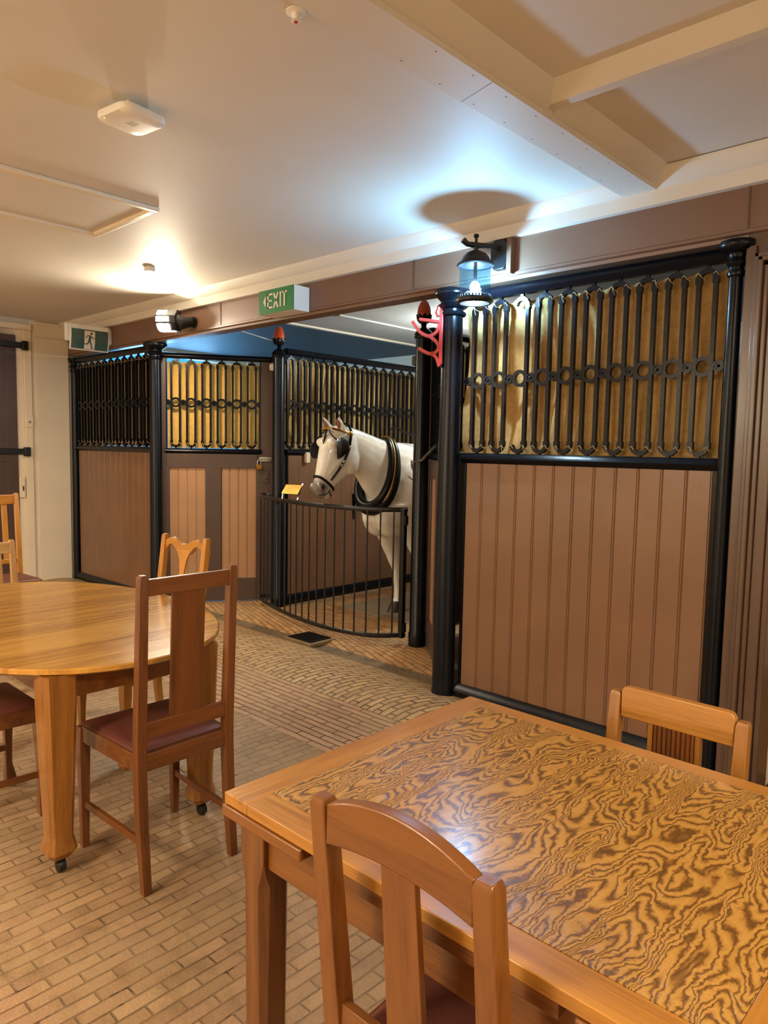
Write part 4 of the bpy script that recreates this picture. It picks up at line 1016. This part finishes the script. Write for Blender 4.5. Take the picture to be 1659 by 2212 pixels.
# ------------------------------------------------------------------ rectangular draw-leaf table
tb = thing('rectangular_table', 'rectangular oak draw-leaf table with swirling grain in the foreground', 'table', (-0.725, 1.30, 0))
tx, ty = 0.545, 0.44
MB().box(-tx + 0.08, tx - 0.08, -ty + 0.068, ty - 0.052, 0.736, 0.7605).build('veneer_panel', M['figured'], tb)
MB().box(-tx, -tx + 0.08, -ty, ty, 0.735, 0.76).build('end_border', M['honey_y'], tb, bevel=0.002)
MB().box(tx - 0.08, tx, -ty, ty, 0.735, 0.76).build('end_border', M['honey_y'], tb, bevel=0.002)
MB().box(-tx + 0.08, tx - 0.08, -ty, -ty + 0.068, 0.735, 0.76).build('side_border', M['honey_x'], tb, bevel=0.002)
MB().box(-tx + 0.08, tx - 0.08, ty - 0.052, ty, 0.735, 0.76).build('side_border', M['honey_x'], tb, bevel=0.002)
for s in (-1, 1):
    a, b = sorted((s * (tx + 0.004), s * 0.29))
    MB().box(a, b, -ty - 0.004, ty + 0.004, 0.708, 0.733).build('draw_leaf', M['mid_x'], tb, bevel=0.003)
MB().box(-0.26, 0.26, -ty + 0.006, ty - 0.006, 0.706, 0.734).build('centre_board', M['mid_x'], tb, bevel=0.002)
MB().box(-tx + 0.05, tx - 0.05, -ty + 0.035, -ty + 0.057, 0.615, 0.706).box(-tx + 0.05, tx - 0.05, ty - 0.057, ty - 0.035, 0.615, 0.706).box(-tx + 0.045, -tx + 0.067, -ty + 0.04, ty - 0.04, 0.615, 0.706).box(tx - 0.067, tx - 0.045, -ty + 0.04, ty - 0.04, 0.615, 0.706).build('apron', M['mid_x'], tb, bevel=0.002)
for s in (-1, 1):
    for q in (-1, 1):
        cx, cy_ = s * (tx - 0.068), q * (ty - 0.062)
        m = MB()
        def oc(a, ch, z): return [(cx - a, cy_ - a + ch, z), (cx - a + ch, cy_ - a, z), (cx + a - ch, cy_ - a, z), (cx + a, cy_ - a + ch, z), (cx + a, cy_ + a - ch, z), (cx + a - ch, cy_ + a, z), (cx - a + ch, cy_ + a, z), (cx - a, cy_ + a - ch, z)]
        m.loft([oc(0.040, 0.002, 0.705), oc(0.040, 0.002, 0.63), oc(0.040, 0.008, 0.60), oc(0.040, 0.018, 0.57), oc(0.034, 0.010, 0.06), oc(0.040, 0.010, 0.05), oc(0.040, 0.010, 0.0)])
        m.build('leg', M['mid_z'], tb, ang=20)

# ------------------------------------------------------------------ oval extension table
rt_ = thing('oval_table', 'large oval honey oak extension table with heavy tapered legs', 'table', (-3.24, 1.28, 0))
A, B = 0.91, 0.61
def oval(a, b, z, n=72, e=2.15):
    out = []
    for i in range(n):
        t0 = 2 * pi * i / n; c, s = cos(t0), sin(t0)
        out.append((a * abs(c) ** (2 / e) * (1 if c > 0 else -1), b * abs(s) ** (2 / e) * (1 if s > 0 else -1), z))
    return out
tp_ = MB().loft([oval(A - 0.012, B - 0.012, 0.715), oval(A, B, 0.722), oval(A, B, 0.736), oval(A - 0.004, B - 0.004, 0.740)])
tp_.build('tabletop', M['roundtop'], rt_, ang=30)
MB().box(-0.10, -0.0985, -B + 0.01, B - 0.01, 0.7395, 0.7405).box(0.30, 0.3015, -B + 0.035, B - 0.035, 0.7395, 0.7405).build('leaf_seams', M['dark_y'], rt_)
lx, ly = 0.755, 0.285
MB().box(-lx, lx, -ly - 0.012, -ly + 0.012, 0.615, 0.715).box(-lx, lx, ly - 0.012, ly + 0.012, 0.615, 0.715).box(-lx - 0.012, -lx + 0.012, -ly, ly, 0.615, 0.715).box(lx - 0.012, lx + 0.012, -ly, ly, 0.615, 0.715).build('apron', M['mid_x'], rt_, bevel=0.002)
for s in (-1, 1):
    for q in (-1, 1):
        cx, cy_ = s * lx, q * ly
        def oc(a, ch, z): return [(cx - a, cy_ - a + ch, z), (cx - a + ch, cy_ - a, z), (cx + a - ch, cy_ - a, z), (cx + a, cy_ - a + ch, z), (cx + a, cy_ + a - ch, z), (cx + a - ch, cy_ + a, z), (cx - a + ch, cy_ + a, z), (cx - a, cy_ + a - ch, z)]
        lg = MB().loft([oc(0.056, 0.012, 0.715), oc(0.055, 0.014, 0.60), oc(0.047, 0.014, 0.32), (oc(0.041, 0.013, 0.16)), oc(0.041, 0.013, 0.13), oc(0.050, 0.016, 0.095), oc(0.052, 0.018, 0.08), oc(0.030, 0.012, 0.052)]).build('leg', M['honey_z'], rt_, ang=20)
        MB().lathe([(0.0005, -0.012), (0.022, -0.012), (0.024, 0), (0.022, 0.012), (0.0005, 0.012)], (cx + 0.012, cy_, 0.024), 16, 'y').box(cx - 0.004, cx + 0.016, cy_ - 0.016, cy_ + 0.016, 0.035, 0.056).build('caster', M['blackdull'], lg)

# ------------------------------------------------------------------ chairs (front of the seat looks along local +y)
def chair(name, label, loc, rz, mats, w=0.37, d=0.42, hs_=0.475, group=None, style='splat', top=1.06, seatmat=None, lean=0.04, foot=False, stretch=True, post_w=0.034):
    """origin on floor at seat centre; w = outer width, d = outer depth; +y front"""
    c = thing(name, label, 'chair', (loc[0], loc[1], 0), rz, group)
    mx, mz, my = mats
    hw, hd = w / 2, d / 2; p = post_w
    fw = hw + 0.015
    # rear legs running up into the back posts
    for s in (-1, 1):
        x = s * (hw - p / 2)
        m = MB()
        m.loft([[(x + i * p / 2 * k, y0 + j * (p / 2) * k, z) for i, j in ((-1, -1), (1, -1), (1, 1), (-1, 1))] for (y0, z, k) in
                ((-hd + p / 2 - 0.035, 0.0, 0.85), (-hd + p / 2 - 0.01, 0.22, 1.0), (-hd + p / 2, hs_ - 0.06, 1.05), (-hd + p / 2, hs_ + 0.03, 1.05), (-hd + p / 2 - lean, top - 0.012, 0.9), (-hd + p / 2 - lean, top, 0.7))])
        m.build('leg', mz, c, bevel=0.0015, ang=25, seg=1)
        xf = s * (fw - p / 2)
        m = MB()
        if foot:
            pr_ = ((hs_ - 0.01, 1.25, 0), (hs_ - 0.10, 1.3, 0), (0.2, 0.85, 0), (0.10, 0.75, 0), (0.05, 1.15, 0.004), (0.02, 1.3, 0.008), (0.0, 1.0, 0.004))
        else: pr_ = ((hs_ - 0.01, 1.1, 0), (hs_ - 0.10, 1.1, 0), (0.0, 0.75, 0))
        m.loft([[(xf + i * p / 2 * k, hd - p / 2 + o + j * p / 2 * k, z) for i, j in ((-1, -1), (1, -1), (1, 1), (-1, 1))] for z, k, o in pr_])
        m.build('leg', mz, c, bevel=0.002, ang=25, seg=1)
    # seat frame
    z0, z1 = hs_ - 0.065, hs_ - 0.005
    m = MB()
    m.bar((-hw + p, -hd + p / 2, (z0 + z1) / 2), (hw - p, -hd + p / 2, (z0 + z1) / 2), 0.022, z1 - z0, up=(0, 0, 1))
    m.bar((-fw + p, hd - p / 2, (z0 + z1) / 2), (fw - p, hd - p / 2, (z0 + z1) / 2), 0.022, z1 - z0, up=(0, 0, 1))
    for s in (-1, 1): m.bar((s * (hw - p / 2), -hd + p, (z0 + z1) / 2), (s * (fw - p / 2), hd - p, (z0 + z1) / 2), 0.024, z1 - z0, up=(0, 0, 1))
    m.build('seat_frame', mx, c, bevel=0.002)
    def seatp(a, b, z): return [(-hw + 0.016 + a, -hd + 0.030 + a, z), (hw - 0.016 - a, -hd + 0.030 + a, z), (fw - 0.008 - a, hd - 0.004 - a, z), (-fw + 0.008 + a, hd - 0.004 - a, z)]
    MB().loft([seatp(0.006, 0, hs_ - 0.012), seatp(0.0, 0, hs_ - 0.002), seatp(0.02, 0, hs_ + 0.010), seatp(0.08, 0, hs_ + 0.016)]).build('seat', seatmat or M['leather'], c, bevel=0.004, ang=50)
    if stretch:
        for s in (-1, 1): MB().bar((s * (hw - p / 2), -hd + p / 2, 0.17), (s * (fw - p / 2), hd - p / 2, 0.17), 0.016, 0.024, up=(0, 0, 1)).build('stretcher', my, c, bevel=0.001)
    yb = lambda z: -hd + p / 2 - lean * max(0, (z - hs_ - 0.03) / (top - hs_ - 0.03))
    iw = hw - p
    if style == 'splat':
        m = MB().bar((-iw - .004, yb(1.02), top - 0.043), (iw + .004, yb(1.02), top - 0.043), 0.02, 0.055, up=(0, 0, 1)); m.build('crest_rail', mx, c, bevel=0.002)
        m = MB().bar((-iw - .004, yb(0.57), hs_ + 0.075), (iw + .004, yb(0.57), hs_ + 0.075), 0.018, 0.055, up=(0, 0, 1)); m.build('lower_rail', mx, c, bevel=0.002)
        MB().bar((0, yb(0.58), hs_ + 0.10), (0, yb(1.0), top - 0.065), 0.128, 0.009, up=(0, 1, 0)).build('splat', mz, c, bevel=0.001)
    elif style == 'arched':
        n = 14; z_b = top - 0.075
        poly = []
        for i in range(n + 1):
            u = -1 + 2 * i / n; poly.append((u * (iw + 0.002), top - 0.006 + 0.034 * (1 - u * u)))
        for i in range(n, -1, -1):
            u = -1 + 2 * i / n; poly.append((u * (iw + 0.002), z_b + 0.018 * (1 - u * u)))
        MB().prism(poly, 'xz', yb(top) - 0.011, yb(top) + 0.013).build('crest_rail', mx, c, bevel=0.003)
        MB().bar((-iw - .004, yb(0.57), hs_ + 0.075), (iw + .004, yb(0.57), hs_ + 0.075), 0.018, 0.04, up=(0, 0, 1)).build('lower_rail', mx, c, bevel=0.002)
        MB().bar((0, yb(0.58), hs_ + 0.09), (0, yb(top - .05), z_b + 0.022), 0.078, 0.014, up=(0, 1, 0), w1=0.070, d1=0.012).build('splat', mz, c, bevel=0.0015)
    elif style == 'reeded':
        poly = [(-hw + 0.004, top - 0.075), (-hw + 0.004, top - 0.014), (-hw + 0.010, top - 0.003), (-hw + 0.022, top), (-hw + 0.034, top + 0.002), (-hw + 0.040, top + 0.014), (-hw + 0.052, top + 0.022)]
        poly = [(-iw + 0.0, top - 0.068), (-iw, top + 0.004), (-iw + 0.006, top + 0.014), (-iw + 0.016, top + 0.018)]
        full = poly + [(-x, z) for x, z in reversed(poly)]
        MB().prism(full, 'xz', yb(top) - 0.012, yb(top) + 0.012).build('crest_rail', mx, c, bevel=0.003)
        pts = []; W = 0.056; nr = 9
        for i in range(nr):
            a = -W + 2 * W * i / nr; b = -W + 2 * W * (i + 1) / nr
            pts += [(a + 0.0008, yb(.8) + 0.004), (a + (b - a) * .25, yb(.8) + 0.009), (a + (b - a) * .75, yb(.8) + 0.009), (b - 0.0008, yb(.8) + 0.004)]
        pts += [(W, yb(.8) - 0.006), (-W, yb(.8) - 0.006)]
        MB().prism(pts, 'xy', hs_ + 0.03, top - 0.066).build('reeded_panel', M['dark_z'], c)
        MB().bar((-W - .006, yb(.8), hs_ + 0.02), (-W - .006, yb(.8), top - 0.067), 0.012, 0.022, up=(0, 1, 0)).bar((W + .006, yb(.8), hs_ + 0.02), (W + .006, yb(.8), top - 0.067), 0.012, 0.022, up=(0, 1, 0)).build('panel_edge', mz, c)
    elif style == 'vase':
        n = 24
        def cz(u): return top - 0.012 - 0.030 * (0.5 + 0.5 * cos(2 * pi * u * 0.95)) * (1 if abs(u) < 0.5 else 1) - (0.02 * max(0, abs(u) - 0.8) / 0.2)
        poly = [(-hw + 2 * hw * i / n, cz(-1 + 2 * i / n)) for i in range(n + 1)]
        low = []
        for i in range(n, -1, -1):
            u = -1 + 2 * i / n; x = u * hw
            low.append((x, top - 0.085 - 0.01 * (1 - abs(u)) + (0.040 * (sin((abs(u) - .30) / .52 * pi)) ** 0.8 if 0.30 < abs(u) < 0.82 else -0.012 if abs(u) >= 0.82 else 0)))
        MB().prism(poly + low, 'xz', yb(top) - 0.011, yb(top) + 0.013).build('crest_rail', mx, c, bevel=0.004)
        prof = [(0.022, 0.0), (0.030, 0.08), (0.048, 0.2), (0.058, 0.34), (0.048, 0.50), (0.026, 0.68), (0.018, 0.80), (0.028, 0.93), (0.055, 1.04)]
        m = MB(); zz0, zz1 = hs_ + 0.01, top - 0.09
        m.loft([[(s * w_, yb(zz0 + (zz1 - zz0) * f) + q, zz0 + (zz1 - zz0) * f) for s, q in ((-1, -0.006), (1, -0.006), (1, 0.006), (-1, 0.006))] for w_, f in prof])
        m.build('splat', mz, c, bevel=0.001)
    elif style == 'slats':
        MB().bar((-iw - .004, yb(top), top - 0.05), (iw + .004, yb(top), top - 0.05), 0.022, 0.075, up=(0, 0, 1)).build('crest_rail', mx, c, bevel=0.004)
        MB().bar((-iw - .004, yb(.6), hs_ + 0.10), (iw + .004, yb(.6), hs_ + 0.10), 0.018, 0.035, up=(0, 0, 1)).build('lower_rail', mx, c, bevel=0.002)
        for k in range(3):
            x = (k - 1) * iw * 0.55
            MB().bar((x, yb(.6), hs_ + 0.11), (x, yb(top), top - 0.085), 0.042, 0.010, up=(0, 1, 0)).build('slat', mz, c, bevel=0.001)
    return c
DK = (M['dark_x'], M['dark_z'], M['dark_y'])
MD = (M['mid_x'], M['mid_z'], M['mid_y'])
YW = (M['yellow_x'], M['yellow_z'], M['yellow_z'])
# A: tall brown chair facing the oval table (front -> -x)
chair('dining_chair', 'tall brown oak chair with one wide flat splat, back to us at the oval table', (-2.375, 1.313), radians(90), DK, w=0.378, d=0.43, hs_=0.475, top=1.08, lean=0.03)
# B: chair on the near side of the oval table
chair('dining_chair', 'brown chair with red leather seat tucked under the near side of the oval table', (-3.11, 0.88), 0, DK, w=0.37, d=0.49, hs_=0.455, top=1.02, foot=True)
# C: yellow chair behind the oval table
chair('dining_chair', 'yellow maple chair with vase-shaped splat and curved crest behind the oval table', (-3.29, 1.735), radians(188), YW, w=0.36, d=0.46, hs_=0.45, top=1.03, style='vase', foot=True, stretch=False, lean=0.07)
# D: near chair
chair('dining_chair', 'amber oak chair with arched crest rail pushed against the near side of the rectangular table', (-0.695, 1.005), 0, MD, w=0.372, d=0.40, hs_=0.455, top=0.925, style='arched', lean=0.045, post_w=0.038)
# E: far chair
chair('dining_chair', 'low honey oak chair with reeded back panel on the far side of the rectangular table', (-0.705, 1.67), radians(180), (M['honey_x'], M['honey_z'], M['honey_y']), w=0.365, d=0.40, hs_=0.455, top=0.845, style='reeded', lean=0.03, post_w=0.034)
# F, G far left
chair('dining_chair', 'orange brown slatted chair near the dark door, tallest at the left edge', (-5.86, 1.98), radians(-90), YW, w=0.40, d=0.42, hs_=0.46, top=1.10, style='slats', lean=0.05)
chair('dining_chair', 'pale oak chair in front of the slatted chair beyond the oval table', (-4.80, 1.58), radians(-90), (M['pale_x'], M['pale_z'], M['pale_z']), w=0.38, d=0.42, hs_=0.45, top=0.86, style='slats', lean=0.05)

# ------------------------------------------------------------------ lights
def light(kind, name, loc, energy, color, size=0.1, rot=None, sy=None, spread=None):
    l = bpy.data.lights.new(name, kind); l.energy = energy; l.color = color
    if kind == 'AREA':
        l.size = size
        if sy: l.shape = 'RECTANGLE'; l.size_y = sy
        if spread: l.spread = spread
    elif kind in ('POINT', 'SPOT'): l.shadow_soft_size = size
    o = bpy.data.objects.new(name, l); COL.objects.link(o); o.location = loc
    if rot: o.rotation_euler = rot
    return o
WARM = (1.0, 0.86, 0.66)
light('AREA', 'ceiling_lamp_light', (1.2, 0.6, 2.70), 66, WARM, 0.6)
light('AREA', 'ceiling_lamp_light', (-1.8, -1.7, 2.70), 85, WARM, 0.6)
light('AREA', 'ceiling_lamp_light', (-5.8, -0.9, 2.70), 95, WARM, 0.6)
light('POINT', 'wall_lamp_light', (1.9, 2.2, 2.2), 14, WARM, 0.08)
light('POINT', 'wall_lamp_light', (-3.2, -2.2, 2.1), 55, WARM, 0.10)
light('POINT', 'stall_lamp_light', (-3.95, 5.2, 2.45), 50, (0.80, 0.93, 1.0), 0.05)
light('AREA', 'window_daylight', (XL - 0.25, 4.75, 1.93), 60, (0.42, 0.70, 1.0), 1.9, (0, radians(-90), 0), 1.25)
w = bpy.data.worlds.new('world'); SC.world = w; w.use_nodes = True
bg = w.node_tree.nodes['Background']; bg.inputs[0].default_value = (0.10, 0.55, 1.0, 1); bg.inputs[1].default_value = 0.9

SC.view_settings.view_transform = 'Standard'; SC.view_settings.look = 'None'; SC.view_settings.gamma = 1; SC.view_settings.use_curve_mapping = False
SC.view_settings.exposure = 0.58
SC.cycles.use_denoising = True
SC.cycles.max_bounces = 8; SC.cycles.diffuse_bounces = 5; SC.cycles.sample_clamp_indirect = 6
